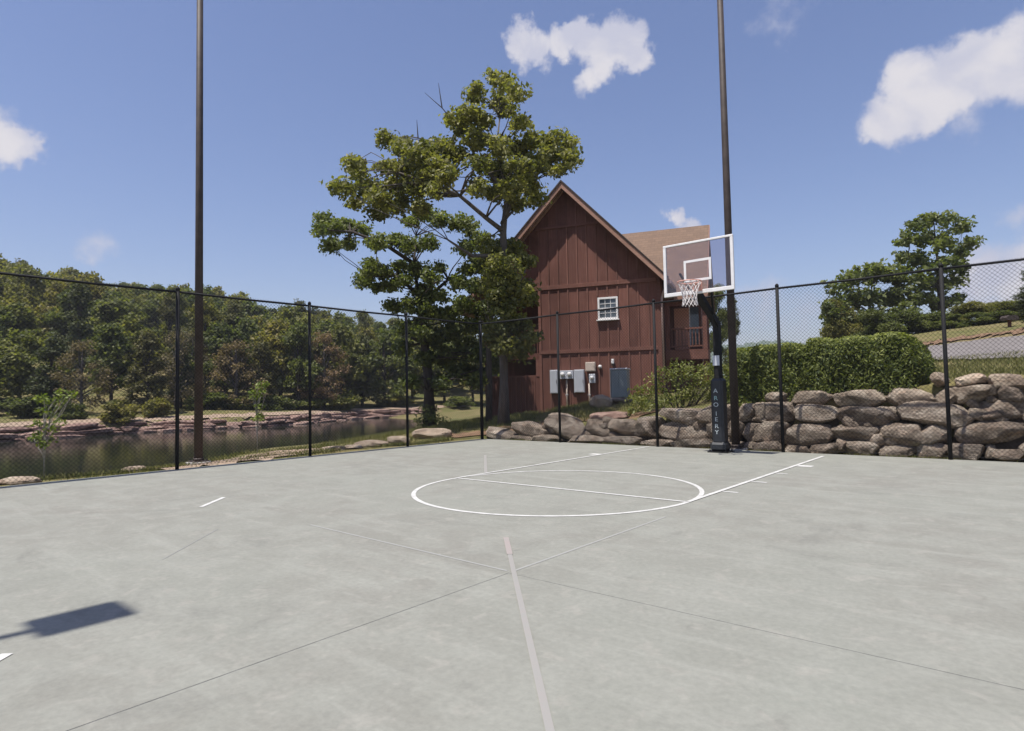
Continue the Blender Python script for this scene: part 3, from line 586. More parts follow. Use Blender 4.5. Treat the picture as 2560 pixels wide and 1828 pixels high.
rw = thing('boulder_wall', 'dry-stacked retaining wall of big grey brown boulders behind the fence', 'wall', (0, .6, 0))
def z7(*b): return (1860+b[0]/3.25, 860+b[1]/3.25, 1860+b[2]/3.25, 860+b[3]/3.25)
def z8(*b): return (1150+b[0]/3.0333, 900+b[1]/3.0333, 1150+b[2]/3.0333, 900+b[3]/3.0333)
stones = [(r, z7(*b), t) for r, b, t in [
    (0, (60, 795, 310, 895), 0), (0, (315, 825, 530, 900), 0), (0, (515, 810, 770, 915), 0), (0, (800, 800, 1095, 925), 0), (0, (1080, 830, 1395, 930), 0), (0, (1385, 810, 1680, 955), 2), (0, (1655, 815, 1950, 955), -1), (0, (1985, 862, 2300, 975), 0), (0, (1935, 830, 2060, 930), 0), (0, (715, 775, 825, 830), 0),
    (1, (80, 640, 350, 835), 0), (1, (335, 655, 712, 838), 3), (1, (675, 655, 1090, 795), 2), (1, (1060, 648, 1465, 840), 5), (1, (1400, 660, 1680, 815), -2), (1, (1695, 622, 2300, 832), 3),
    (2, (60, 550, 190, 650), 0), (2, (125, 475, 400, 650), 0), (2, (370, 495, 750, 648), 2), (2, (712, 508, 1208, 668), -3), (2, (1208, 470, 1855, 665), -8), (2, (1862, 462, 2300, 640), 3),
    (3, (130, 390, 345, 490), 0), (3, (350, 385, 712, 500), 3), (3, (700, 378, 1130, 530), 3), (3, (1105, 358, 1585, 550), -9), (3, (1545, 365, 1730, 485), 0), (3, (1685, 322, 2075, 495), 4), (3, (2065, 330, 2300, 490), 5),
    (4, (1510, 235, 1650, 350), 0), (4, (1700, 240, 1975, 345), 2), (4, (1975, 250, 2300, 400), -6)]]
stones += [(r, z8(*b), t) for r, b, t in [
    (0, (170, 525, 400, 612), -14), (0, (375, 575, 545, 618), 0), (0, (525, 570, 750, 625), 0), (0, (800, 575, 1090, 648), 0), (0, (1075, 580, 1360, 660), 0), (0, (1345, 608, 1610, 672), 0), (0, (1595, 600, 1930, 698), 0), (0, (2015, 615, 2140, 700), 0), (0, (2130, 625, 2300, 700), 0),
    (1, (375, 472, 650, 588), -6), (1, (610, 425, 935, 598), -10), (1, (900, 445, 1125, 598), 8), (1, (1085, 455, 1320, 598), 0), (1, (1285, 470, 1465, 612), 12), (1, (1490, 480, 1880, 615), -3), (1, (1855, 475, 2030, 610), 0), (1, (2010, 475, 2130, 620), 0), (1, (2110, 480, 2300, 630), 0),
    (2, (1320, 432, 1510, 550), 6), (2, (1492, 372, 1800, 498), 0), (2, (1780, 345, 1960, 488), 0), (2, (1930, 340, 2090, 485), 0), (2, (2070, 335, 2240, 485), 0), (2, (2210, 325, 2320, 480), 0)]]
# courses that run on out of the frame
rx = []
for _row, (_z0, _z1) in enumerate([(0, .4), (.36, .8), (.76, 1.1), (1.06, 1.42)]):
    _x = 11.66+.12*_row
    while _x < 16.2:
        wd_ = random.uniform(.9, 1.6); rx.append((_row, _x, _x+wd_, _z0, _z1)); _x += wd_
k = 0
def wall_stone(x0, x1, z0, z1, row, tilt, seed, mat):
    y0 = .56+.10*row + random.uniform(-.05, .09); dep = random.uniform(.55, .8)*(.7 if row == 0 else 1)
    o = link('stone', rock_mesh('stone', 100+seed, mat, p=random.uniform(3.4, 5.5), cuts=22, cut_h=(.68, .97), rough=.05, n=12), rw, ((x0+x1)/2, y0+dep/2-.6, (z0+z1)/2), (random.uniform(-.10, .10), -R(tilt+random.uniform(-3, 3)), random.uniform(-.12, .12)), ((x1-x0)/2*1.04, dep/2, (z1-z0)/2*1.06))
    return o
for row, (ax, ay, bx, by), tilt in stones:
    Y = .6+.10*row; A = on_y(ax, (ay+by)/2, Y); B = on_y(bx, (ay+by)/2, Y); mx = (ax+bx)/2
    z1 = on_y(mx, ay, Y)[2]; z0 = on_y(mx, by, Y)[2]
    if row == 0: z0 = min(z0, -.05)
    k += 1; wall_stone(A[0], B[0], z0, z1, row, tilt, k, MAT['pale'] if row == 4 else MAT['stone'])
for row, x0, x1, z0, z1 in rx: k += 1; wall_stone(x0, x1, z0-.05, z1, row, random.uniform(-4, 4), k, MAT['stone'])
bk = MB(); xs_ = np.linspace(-.3, 16.5, 90); V_ = []; zt_ = terrain(np.column_stack([xs_, np.full(90, 1.32)]))
for r_ in range(7):
    for i_, x_ in enumerate(xs_): V_.append((x_, .93-.6+.3*r_/6+random.uniform(-.03, .03), -.08+(max(.02, zt_[i_]-.06)+.08)*r_/6))
bk.add(V_, [(r_*90+i_, r_*90+i_+1, r_*90+90+i_+1, r_*90+90+i_) for r_ in range(6) for i_ in range(89)]).build('backfill', MAT['darksoil'], rw, True)
# chinking stones wedged into the gaps
for i in range(46):
    x = random.uniform(1.5, 12); z = random.uniform(.1, .85)*(.35+.085*x); s = random.uniform(.06, .13)
    k += 1; link('chinking_stone', rock_mesh('chinking_stone', 400+i, MAT['stone'], n=4), rw, (x, .72+z*.18-.6+.17, z), (0, random.uniform(-1, 1), random.uniform(-1, 1)), (s*1.5, s*1.4, s))

def boulder(label, box, dep, mat='pale', depth=None, seed=0, sink=.25, group=None, cat='boulder'):
    ax, ay, bx, by = box; A = at(ax, (ay+by)/2, dep); B = at(bx, (ay+by)/2, dep); T = at((ax+bx)/2, ay, dep)
    c = (A+B)/2; w = np.linalg.norm(B-A); g = tz(c[0], c[1]); h = max(.1, T[2]-g)
    return tag(link('boulder', rock_mesh('boulder', 700+seed, MAT[mat], p=2.6, rough=.1), None, (c[0], c[1], g+h*(.5-sink/2)), (0, 0, math.atan2(B[1]-A[1], B[0]-A[0])), (w/2, (depth or w*.6)/2, h*(1+sink)/2)), label, cat, group)
boulder('pale flat-topped boulder on the bank just beneath the house wall', z8(980, 262, 1155, 335), 21, seed=1)
boulder('low grey slab of rock lying beside the grey cabinet', z8(1110, 284, 1310, 332), 21.4, 'stone', seed=2)
boulder('broad reddish rock in the soil above the left end of the boulder wall', z8(980, 390, 1300, 455), 16.3, 'ledge', .8, seed=3)
boulder('long pale rock pointing out of the grass near the fence corner', (1030, 1070, 1130, 1097), 18.6, seed=4)
boulder('pale rock wedged beside the second post from the fence corner', (968, 1090, 1026, 1116), 17, seed=5)
boulder('long low pale rock at the slab edge by the pond fence', (886, 1100, 972, 1121), 16.2, seed=6)
boulder('small rounded pale rock between two larger edging rocks', (855, 1116, 910, 1135), 15.3, seed=7)
boulder('rounded cream rock sitting in the sandy strip by the court', (803, 1119, 862, 1139), 14.9, seed=8)
boulder('flat tan rock in the grass beyond the court at the slim sapling', (0, 1192, 95, 1218), 9.9, seed=9)
boulder('thin flat rock lying in weeds behind the pond fence', (305, 1165, 365, 1180), 11.4, seed=10)
strip_along('sand', [(-.6, -8.2), (-.9, -6.5), (-1.3, -4.8), (-1.4, -3.2)], -.5, .9, MAT['sand'], .03, 30, .12)
strip_along('soil', [(-1.6, .3), (-.7, 1.6), (.8, 2.4), (2.6, 2.2), (4.2, 1.9)], -.7, .6, MAT['soil'], .03, 40, .15)

# rock ledge along the far shore, each slab its own rock
led = thing('rock_ledge', 'layered pinkish rock ledge along the far shore of the pond', 'rock ledge', (-37, 5, ZW))
protos = [rock_mesh('rock', 900+i, MAT['ledge'], p=4.2, n=6, rough=.09) for i in range(7)]
fl = far_line[1:6]; t = 0.0; seg = np.linalg.norm(np.diff(fl, axis=0), axis=1); cum = np.concatenate([[0], np.cumsum(seg)])
for layer in range(3):
    t = -9.0-layer
    while t < cum[-1]-6:
        w = random.uniform(.8, 2.6)
        tt = t+w/2; i = min(len(seg)-1, max(0, np.searchsorted(cum, tt)-1)); d = (fl[i+1]-fl[i])/seg[i]; c = fl[i]+d*(tt-cum[i]); n = np.array([-d[1], d[0]])
        c = c+n*(.1+.35*layer+random.uniform(-.25, .25)); h = random.uniform(.26, .44)
        if random.random() < .93:
            link('rock', random.choice(protos), led, (c[0]+37, c[1]-5, .02+layer*.3+random.uniform(-.06, .06)), (random.uniform(-.06, .06), random.uniform(-.06, .06), math.atan2(d[1], d[0])+random.uniform(-.25, .25)), (w/2*1.1, random.uniform(.4, .7), h/2*1.15))
        t += w*random.uniform(.82, 1.0)

# ------------------------------------------------------------------ leaves
def leaf_mesh(name, C, L, mat, tone, aspect=.5, up=.25, droop=0.0, seed=0, out=None, fold=.25):
    """one diamond leaf (two triangles) per centre in C; L lengths; tone per leaf"""
    r2 = np.random.default_rng(seed); n = len(C)
    nn = r2.normal(size=(n, 3)); nn[:, 2] += up*3
    if out is not None: nn += out*1.2
    nn /= np.linalg.norm(nn, axis=1)[:, None]+1e-9
    t = r2.normal(size=(n, 3)); t[:, 2] -= droop
    t -= nn*np.sum(t*nn, 1)[:, None]; t /= np.linalg.norm(t, axis=1)[:, None]+1e-9
    b = np.cross(nn, t); Lc = np.asarray(L)[:, None]
    V = np.stack([C-t*Lc*.5, C+b*Lc*aspect*.5+nn*Lc*fold*.3+t*Lc*.05, C+t*Lc*.5, C-b*Lc*aspect*.5+nn*Lc*fold*.3+t*Lc*.05], 1).reshape(-1, 3)
    k = np.arange(n)*4; F = np.concatenate([np.stack([k, k+2, k+1], 1), np.stack([k, k+3, k+2], 1)])
    return fast_mesh(name, V, F, mat, False, np.repeat(np.clip(tone, 0, 1), 4))
def clumps(blobs, per, twig_r, twigs, seed, flat=.8):
    """leaf centres gathered in twig tufts inside each blob (x,y,z,r)"""
    r2 = np.random.default_rng(seed); C = []; T = []; O = []
    for (x, y, z, r) in blobs:
        k = max(3, int(twigs*(r/.5)**1.6)); d = r2.normal(size=(k, 3)); d /= np.linalg.norm(d, axis=1)[:, None]
        rad = r*(r2.uniform(0.05, 1, k)**.45); q = np.array([x, y, z])+d*rad[:, None]*np.array([1, 1, flat])
        bt = r2.uniform(-.16, .16)
        for j in range(k):
            m = max(2, int(per*r2.uniform(.5, 1.4))); e = np.clip(r2.normal(size=(m, 3)), -1.5, 1.5)*twig_r*r2.uniform(.7, 1.3)*np.array([1, 1, .6]); C.append(q[j]+e)
            T.append(np.full(m, .42+bt+r2.uniform(-.2, .2))+r2.normal(0, .13, m)); O.append(np.repeat(d[j:j+1]*.5, m, 0))
    return np.concatenate(C), np.concatenate(T), np.concatenate(O)
def limb(mb, a, b, r0, r1, seed, sag=.12, n=7, sides=6):
    r2 = np.random.default_rng(seed); a = np.array(a, float); b = np.array(b, float); L = np.linalg.norm(b-a); P = []
    o = r2.normal(0, .05*L, 3)
    for i in range(n):
        t = i/(n-1); w = math.sin(math.pi*t); q = a+(b-a)*t+o*w+r2.normal(0, .012*L, 3)*w; q[2] += sag*L*w; P.append(q)
    mb.tube(P, np.linspace(r0, r1, n), sides); return P

# ------------------------------------------------------------------ the two big oaks by the house (crown masses read off the photograph, given real depth)
def zo(b): return (750+b[0]/2.165, 130+b[1]/2.165, b[2]/2.165)
oak_px = [(1040,130,34),(1110,160,52),(1170,220,48),(950,230,60),(1080,265,50),(1130,320,44),(1190,390,50),(830,360,48),(920,340,66),(880,420,58),(1000,385,46),(960,470,66),(1080,510,66),(1180,520,66),(1260,480,60),(1340,490,52),(1390,460,42),(1450,490,44),(1460,570,52),(1380,560,60),(1300,590,68),(1200,620,76),(1100,640,76),(980,600,66),(1400,640,34),(1240,720,68),(1150,740,68),(1280,790,50),(1050,760,58),(1180,830,50),(950,730,50),(840,540,54),(780,500,48),
          (460,470,44),(550,500,56),(620,550,60),(700,540,60),(760,600,70),(660,640,70),(560,620,60),(460,620,50),(290,600,52),(320,660,36),(240,740,52),(350,740,60),(430,780,70),(520,720,70),(620,740,70),(720,700,70),(800,680,60),(540,820,60),(640,840,50),(440,860,50),(300,820,34),(740,760,36),
          (1060,1080,86),(1160,1060,70),(1100,1180,96),(1200,1120,52),(1080,1300,96),(1190,1270,70),(1230,1350,52),(1120,1400,80),(1180,1480,80),(1250,1540,44),(1060,1520,80),(1120,1580,70),(1210,1600,60)]
left_px = [(130,910,52),(110,970,38),(190,950,52),(260,940,52),(340,960,38),(180,1050,44),(260,1030,38),(760,900,52),(680,880,52),(850,930,52),(920,940,44),(600,920,44),
           (420,1030,52),(520,1030,52),(600,1060,60),(700,1040,52),(380,1160,52),(450,1190,50),(350,1240,44),(540,1150,50),(640,1180,60),(700,1220,52),(560,1250,50),(480,1260,36),(420,1270,34),(760,1170,34),(900,1060,50),(960,1020,50),(1000,1160,66),(920,1170,50),(850,1250,50),(960,1270,58),(1000,1400,66),
           (660,1310,70),(760,1330,50),(700,1420,80),(820,1420,60),(600,1380,52),(880,1370,50),(500,1370,50),(940,1480,70),(820,1520,70),(720,1540,80),(640,1480,60),(560,1480,44),(900,1600,80),(780,1640,80),(1000,1640,70),(680,1660,60),(860,1740,70),(960,1760,60),(760,1780,50),(620,1780,40),(1060,1700,50),(560,1600,40)]
def big_tree(name, label, base_px, dep, px, mat, seed, trunk_pts, spread, per=18, twigs=26, size=.148, bark='bark', r0=.17):
    r2 = np.random.default_rng(seed); b = at(*base_px, dep); b[2] = tz(b[0], b[1])-.1
    root = thing(name, label, 'tree', tuple(b)); f2 = np.array([FW[0], FW[1], 0]); f2 /= np.linalg.norm(f2)
    blobs = []
    for q in px:
        x, y, r = zo(q); rm_ = r/FPX*dep
        for kk in range(3):
            off = r2.normal(0, spread)*(.55+.45*min(1, 700/max(300, abs(q[1]))))
            P = at(x+r2.normal(0, r*.18), y+r2.normal(0, r*.18), dep+off); blobs.append((*P, rm_*r2.uniform(.72, 1.02)))
    C, T, O = clumps(blobs, per, .13, twigs, seed)
    keep = r2.random(len(C)) < .97; C, T, O = C[keep], T[keep], O[keep]
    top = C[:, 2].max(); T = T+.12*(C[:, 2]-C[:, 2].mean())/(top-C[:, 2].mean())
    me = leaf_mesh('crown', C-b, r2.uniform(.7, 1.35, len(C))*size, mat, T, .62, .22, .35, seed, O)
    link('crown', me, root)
    tp = [at(*p[:2], dep+p[2]) for p in trunk_pts[0]]; tp[0] = b.copy(); m = MB(); n = len(tp)
    fl_ = np.array([r0*1.5]+[r0*(1-.45*i/(n-1))*(1 if i < n-3 else (.55, .4, .25)[i-n+3]) for i in range(1, n)])
    m.tube([p-b for p in tp], fl_, 12); m.build('trunk', MAT[bark], root, True)
    nodes = [(p, fl_[i]) for i, p in enumerate(tp)][1:]
    for br in trunk_pts[1:]:
        bp_ = [at(*p[:2], dep+p[2]) for p in br]; m = MB(); rr = np.linspace(.085, .028, len(bp_)); m.tube([p-b for p in bp_], rr, 8); m.build('limb', MAT[bark], root, True); nodes += [(p, rr[i]) for i, p in enumerate(bp_)]
    m = MB(); NP = np.array([p for p, _ in nodes]); NRr = [r for _, r in nodes]
    for i, (x, y, z, r) in enumerate(blobs):
        P = np.array([x, y, z]); d = np.linalg.norm(NP-P, axis=1)+np.where(NP[:, 2] > P[2]+.3, 3, 0); j = int(np.argmin(d))
        if d[j] < 5: limb(m, NP[j]-b, P-b, min(.035, NRr[j]*.6), .008, seed*1000+i, .06, 6, 5)
    m.build('branches', MAT[bark], root, True)
    return root
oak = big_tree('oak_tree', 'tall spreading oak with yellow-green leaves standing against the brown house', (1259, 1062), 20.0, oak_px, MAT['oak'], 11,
         [[(1259, 1062, 0), (1260, 960, 0), (1258, 860, 0), (1262, 720, .1), (1258, 580, 0), (1268, 480, .3), (1240, 380, .1), (1250, 290, .3)],
          [(1258, 578, 0), (1215, 545, -.4), (1150, 490, -.9), (1070, 455, -1.2), (990, 430, -1.2)], [(1256, 560, 0), (1290, 480, .5), (1330, 420, .8), (1390, 380, .9)], [(1250, 460, 0), (1190, 400, .5), (1130, 370, 1)],
          [(1258, 640, 0), (1180, 640, -.6), (1120, 600, -1.3)], [(1262, 760, 0), (1300, 700, .7), (1320, 660, .9)]], 1.15, bark='bark', r0=.145)
dead = MB()
for pts in ([(1130, 300, 0), (1105, 270, 0), (1082, 250, 0), (1062, 232, 0)], [(1105, 270, 0), (1100, 235, 0), (1096, 208, 0)], [(1130, 290, 0), (1130, 262, 0)], [(1045, 345, 0), (1042, 300, 0)]):
    dead.tube([at(p[0], p[1], 20.0+p[2])-np.array(oak.location) for p in pts], np.linspace(.022, .006, len(pts)), 5)
dead.build('dead_twigs', MAT['bark2'], oak)
lt = big_tree('oak_tree', 'dark low-branching oak at the water side, left of the taller oak', (1075, 1066), 24.5, left_px, MAT['oak2'], 12,
         [[(1075, 1066, 0), (1072, 980, 0), (1066, 900, 0), (1055, 800, 0), (1045, 730, 0), (1035, 660, 0), (1040, 590, 0)],
          [(1045, 735, 0), (990, 690, -.4), (930, 690, -.8)], [(1036, 660, 0), (960, 610, -.5), (880, 580, -.8), (820, 575, -.9)], [(1050, 760, 0), (1120, 700, .4), (1180, 660, .8)], [(1060, 860, 0), (1000, 830, .5), (1130, 800, .7)]], 1.2, bark='bark2', r0=.2)
# a second slim stem left of the big trunk
b = at(1222, 1058, 23); b[2] = tz(b[0], b[1])-.1
tr = thing('tree_stem', 'slim dark bare stem between the fence corner post and the oak trunk', 'tree trunk', tuple(b))
MB().tube([np.zeros(3), at(1224, 960, 23)-b, at(1222, 880, 23)-b, at(1226, 800, 23)-b, at(1220, 740, 23.2)-b], [.14, .11, .10, .085, .05], 9).build('trunk', MAT['bark2'], tr, True)
mm = MB()
for i, q in enumerate([(1190, 790), (1250, 780), (1200, 740), (1240, 730)]): limb(mm, at(1224, 850, 23)-b, at(*q, 23)-b, .03, .01, 77+i)
mm.build('branches', MAT['bark2'], tr, True)

# ------------------------------------------------------------------ the house
HX, HY, HA = .85, 9.30, R(19.8)
XR = np.array([math.cos(HA), math.sin(HA), 0]); YR = np.array([-math.sin(HA), math.cos(HA), 0]); H0 = np.array([HX, HY, 0])
def loc(px, py, y=0.0):
    d = ray(px, py); t = (y-(CAM-H0)@YR)/(d@YR); P = CAM+d*t-H0; return np.array([P@XR, y, P[2]])
ho = thing('barn_house', 'red brown board-and-batten house with steep gable and shingled side wing', 'house', (HX, HY, 0), HA)
APX, WL, SL = -3.71, -7.42, 1.04
TB0, TB1, TA0, TA1, TC0, TC1 = 2.84, 2.98, 5.50, 5.66, 8.02, 8.12
LWX = -4.96
def rooz(x): return 9.56-SL*abs(x-APX)                  # underside of the roof along the gable wall
def prism(name, poly, y0, y1, mat, parent=ho):          # polygon in local x,z swept along y
    n = len(poly); V = [(x, y0, z) for x, z in poly]+[(x, y1, z) for x, z in poly]
    F = [tuple(range(n)), tuple(range(2*n-1, n-1, -1))]+[(i, i+n, (i+1) % n+n, (i+1) % n) for i in range(n)]
    return MB().add(V, F).build(name, mat, parent)
prism('gable_wall', [(WL, 5.6), (0, 5.6), (0, rooz(0)), (APX, 9.56), (WL, rooz(WL))], .012, .15, MAT['siding'])
bxs = [0.0]+list(np.arange(-.44, WL, -.405))+[WL]
for xb, xa in zip(bxs[:-1], bxs[1:]):
    xa += .002; xb -= .002
    if xb > LWX+.05:
        xl = max(xa, LWX); boxo('board', (xl, random.uniform(-.003, .001), -.2), (xb, .0115, TB0+.05), MAT['siding'], ho); boxo('board', (xl, random.uniform(-.003, .001), TB0+.054), (xb, .0115, TA0+.05), MAT['siding'], ho)
    z2 = TA0+.054; za, zb = rooz(xa)-.02, rooz(xb)-.02; yq = random.uniform(-.003, .001)
    if max(za, zb) > TC0+.3 and min(za, zb) > TC0+.06:
        prism('board', [(xa, z2), (xb, z2), (xb, TC0+.05), (xa, TC0+.05)], yq, .0115, MAT['siding'])
        top = [(xb, zb), (xa, za)] if not xa < APX < xb else [(xb, zb), (APX, 9.54), (xa, za)]
        prism('board', [(xa, TC0+.054), (xb, TC0+.054)]+top, yq, .0115, MAT['siding'])
    else: prism('board', [(xa, z2), (xb, z2), (xb, max(zb, z2+.01)), (xa, max(za, z2+.01))], yq, .0115, MAT['siding'])
boxo('front_wall', (LWX, .012, -.2), (0, .15, 5.598), MAT['siding'], ho)
boxo('side_wall', (-.15, .152, -.2), (-.002, 9, 5.7), MAT['siding'], ho)
boxo('side_wall', (WL+.002, 2.2, -.2), (WL+.15, 9, 5.7), MAT['siding'], ho)
boxo('back_wall', (WL+.152, 8.85, -.2), (-.152, 8.998, 5.7), MAT['siding'], ho)
boxo('porch_inner_wall', (LWX, .152, 1.0), (LWX+.14, 2.2, 5.598), MAT['dkwood'], ho)
boxo('porch_back_wall', (WL+.01, 2.05, -.2), (LWX-.002, 2.198, 5.598), MAT['dkwood'], ho)
boxo('lower_panel', (WL, .01, -.3), (LWX-.003, .12, 1.93), MAT['siding'], ho)
boxo('balcony_floor', (WL-.05, -.02, 2.66), (LWX-.004, 2.04, 2.90), MAT['dkwood'], ho)
for x in (WL, LWX-.16): boxo('porch_post', (x, .0-.012, 1.935), (x+.15, .14, 2.655), MAT['trim'], ho)
boxo('porch_post', (WL, -.01, 2.905), (WL+.15, .14, 5.597), MAT['trim'], ho)
boxo('balcony_rail', (WL+.152, .02, 3.80), (LWX-.006, .10, 3.89), MAT['trim'], ho)
for i in range(17): boxo('baluster', (WL+.22+i*.133, .04, 2.905), (WL+.26+i*.133, .08, 3.798), MAT['dkwood'], ho)
boxo('rail_lower', (WL+.152, .012, 1.935), (LWX-.165, .118, 1.99), MAT['trim'], ho)
for x in np.arange(WL+.15, LWX-.1, .205): boxo('board_strip', (x, -.012, -.3), (x+.035, .008, 1.925), MAT['batten'], ho)
wa = loc(1495, 800, -.06); wb = loc(1544, 741, -.06); wx0, wx1, wz0, wz1 = wa[0], wb[0], wa[2], wb[2]
i = 0
for x in np.arange(-.44, WL, -.405):
    if x > LWX+.1:
        boxo('batten', (x-.027, -.032, -.2), (x+.027, -.0045, TB0-.002), MAT['batten'], ho)
        if wx0-.08 < x < wx1+.08:
            boxo('batten', (x-.027, -.032, TB1+.002), (x+.027, -.0045, wz0-.06), MAT['batten'], ho); boxo('batten', (x-.027, -.032, wz1+.06), (x+.027, -.0045, TA0-.002), MAT['batten'], ho)
        else: boxo('batten', (x-.027, -.032, TB1+.002), (x+.027, -.0045, TA0-.002), MAT['batten'], ho)
    zt = rooz(x)-.12
    if zt > TA1+.1: boxo('batten', (x-.027, -.030, TA1+.002), (x+.027, -.0045, min(zt, TC0-.002)), MAT['batten'], ho)
    if zt > TC1+.1: boxo('batten', (x-.027, -.030, TC1+.002), (x+.027, -.0045, zt), MAT['batten'], ho)
boxo('belt_trim', (LWX, -.055, TB0), (-.122, -.0045, TB1), MAT['trim'], ho, .005)
boxo('belt_trim', (WL, -.055, TA0), (-.122, -.0045, TA1), MAT['trim'], ho, .005)
hw = (9.5-TC1)/SL; boxo('belt_trim', (APX-hw, -.05, TC0), (APX+hw, -.0045, TC1), MAT['trim'], ho, .005)
boxo('corner_board', (-.12, -.045, -.2), (.02, -.0045, 5.55), MAT['trim'], ho); boxo('corner_board', (LWX-.002, -.045, -.2), (LWX+.11, -.0048, TB0-.002), MAT['trim'], ho); boxo('corner_board', (LWX-.002, -.045, TB1+.002), (LWX+.11, -.0048, TA0-.002), MAT['trim'], ho)
for s in (-1, 1):
    ex = APX+s*4.08; zr = 9.80; ze = zr-SL*4.08; t_ = .16
    prism('roof', [(APX, zr), (ex, ze), (ex, ze-t_), (APX, zr-t_)][::s], -.52, 9.4, MAT['shingle'])
    prism('barge_board', [(APX+s*.003, zr-.05), (ex, ze-.05), (ex, ze-.30), (APX+s*.003, zr-.30)][::s], -.56, -.522, MAT['fascia'])
    prism('shingle_edge', [(APX+s*.003, zr+.03), (ex+s*.03, ze+.03-.03), (ex+s*.03, ze-.045), (APX+s*.003, zr-.045)][::s], -.60, -.521, MAT['bronze'])
    for yy in np.arange(-.4, -.04, .3): prism('soffit_rafter', [(APX+s*.05, zr-t_-.06), (ex-s*.1, ze-t_-.002+.1*SL), (ex-s*.1, ze-t_-.12+.1*SL), (APX+s*.05, zr-t_-.17)][::s], yy, yy+.04, MAT['fascia'])
prism('porch_roof', [(WL-.35, 5.62), (WL-1.75, 5.0), (WL-1.75, 4.88), (WL-.35, 5.48)], -.2, 4, MAT['shingle'])
boxo('gutter', (APX+4.09, -.5, 5.30), (APX+4.2, 3.0, 5.42), MAT['gutter'], ho)
MB().tube([(.34, -.42, 5.32), (.12, -.09, 5.0), (.07, -.09, 4.8), (.07, -.09, 1.15)], .042, 8).build('downspout', MAT['gutter'], ho, True)
# window
wi = boxo('window', (wx0+.05, -.028, wz0+.05), (wx1-.05, -.012, wz1-.05), MAT['pane'], ho)
fw_ = .075
for a, b in (((wx0, wz0), (wx1, wz0+fw_)), ((wx0, wz1-fw_), (wx1, wz1)), ((wx0, wz0+fw_), (wx0+fw_, wz1-fw_)), ((wx1-fw_, wz0+fw_), (wx1, wz1-fw_))): boxo('window_frame', (a[0], -.07, a[1]+.0005), (b[0], -.0015, b[1]-.0005), MAT['white'], wi, .004)
zm = (wz0+wz1)/2; boxo('meeting_rail', (wx0+fw_+.001, -.055, zm-.025), (wx1-fw_-.001, -.029, zm+.025), MAT['white'], wi)
boxo('window_sill', (wx0-.05, -.13, wz0-.045), (wx1+.05, -.0016, wz0-.0015), MAT['white'], wi, .004)
for q in (1, 2):
    xx = wx0+fw_+(wx1-wx0-2*fw_)*q/3; boxo('muntin', (xx-.01, -.042, zm+.026), (xx+.01, -.0285, wz1-fw_-.001), MAT['white'], wi); boxo('muntin', (xx-.01, -.042, wz0+fw_+.001), (xx+.01, -.0285, zm-.026), MAT['white'], wi)
for zq in ((zm+wz1-fw_)/2, (zm+wz0+fw_)/2): boxo('muntin', (wx0+fw_+.001, -.0405, zq-.01), (wx1-fw_-.001, -.0285, zq+.01), MAT['white'], wi)
# side wing
RYW = 4.5; e1 = loc(1772, 562, RYW); XE, ZRW = e1[0], e1[2]; YE, ZE = .75, 5.02
boxo('wing_wall', (.0, 2.6, -.2), (XE-.35, 2.75, 5.3), MAT['siding'], ho); boxo('wing_wall', (XE-.5, 2.752, -.2), (XE-.35, 8.2, 5.3), MAT['siding'], ho)
for x in np.arange(.25, XE-.4, .405): boxo('batten', (x-.027, 2.57, 2.9), (x+.027, 2.599, 5.2), MAT['batten'], ho)
def yprism(name, poly, x0, x1, mat):
    n = len(poly); V = [(x0, y, z) for y, z in poly]+[(x1, y, z) for y, z in poly]
    return MB().add(V, [tuple(range(n)), tuple(range(2*n-1, n-1, -1))]+[(i, i+n, (i+1) % n+n, (i+1) % n) for i in range(n)]).build(name, mat, ho)
yprism('wing_gable', [(2.76, 5.3), (8.2, 5.3), (RYW+.95, ZRW-.35), (RYW, ZRW-.2), (RYW-1.0, ZRW-1.4)], XE-.5, XE-.36, MAT['siding'])
yprism('wing_roof', [(RYW, ZRW), (YE, ZE), (YE, ZE-.13), (RYW, ZRW-.13)], -2.8, XE, MAT['shingle'])
yprism('wing_roof', [(RYW, ZRW-.002), (8.6, ZE), (8.6, ZE-.13), (RYW, ZRW-.132)], -2.8, XE, MAT['shingle'])
yprism('wing_fascia', [(YE-.03, ZE-.01), (YE-.002, ZE-.01), (YE-.002, ZE-.2), (YE-.03, ZE-.2)], .45, XE+.02, MAT['fascia'])
yprism('wing_barge', [(RYW, ZRW-.02), (YE, ZE-.02), (YE, ZE-.22), (RYW, ZRW-.22)], XE+.001, XE+.04, MAT['fascia'])
# right porch deck
XP = loc(1768, 880, .9)[0]; PZ = 2.86
boxo('deck', (.03, .93, PZ-.09), (XP, 2.598, PZ), MAT['dkwood'], ho)
boxo('rim_joist', (.03, .88, PZ-.40), (XP+.04, .928, PZ-.012), MAT['trim'], ho); boxo('rim_joist', (XP+.002, .93, PZ-.40), (XP+.04, 2.598, PZ-.012), MAT['trim'], ho)
for x, y in ((XP-.14, .93), (XP-.14, 2.42), (.06, .93)): boxo('deck_post', (x, y, PZ+.001), (x+.16, y+.16, ZE-.1), MAT['dkwood'] if x < 1 else MAT['trim'], ho)
for x, y in ((XP-.14, .95), (.06, .95), (XP-.14, 2.4)): boxo('deck_pier', (x, y, .3), (x+.14, y+.14, PZ-.095), MAT['dkwood'], ho)
boxo('porch_beam', (.03, .94, ZE-.4), (XP+.03, 1.08, ZE-.14), MAT['dkwood'], ho)
boxo('top_rail', (.23, .95, PZ+.80), (XP-.145, 1.06, PZ+.87), MAT['trim'], ho); boxo('bottom_rail', (.23, .97, PZ+.10), (XP-.145, 1.04, PZ+.16), MAT['trim'], ho)
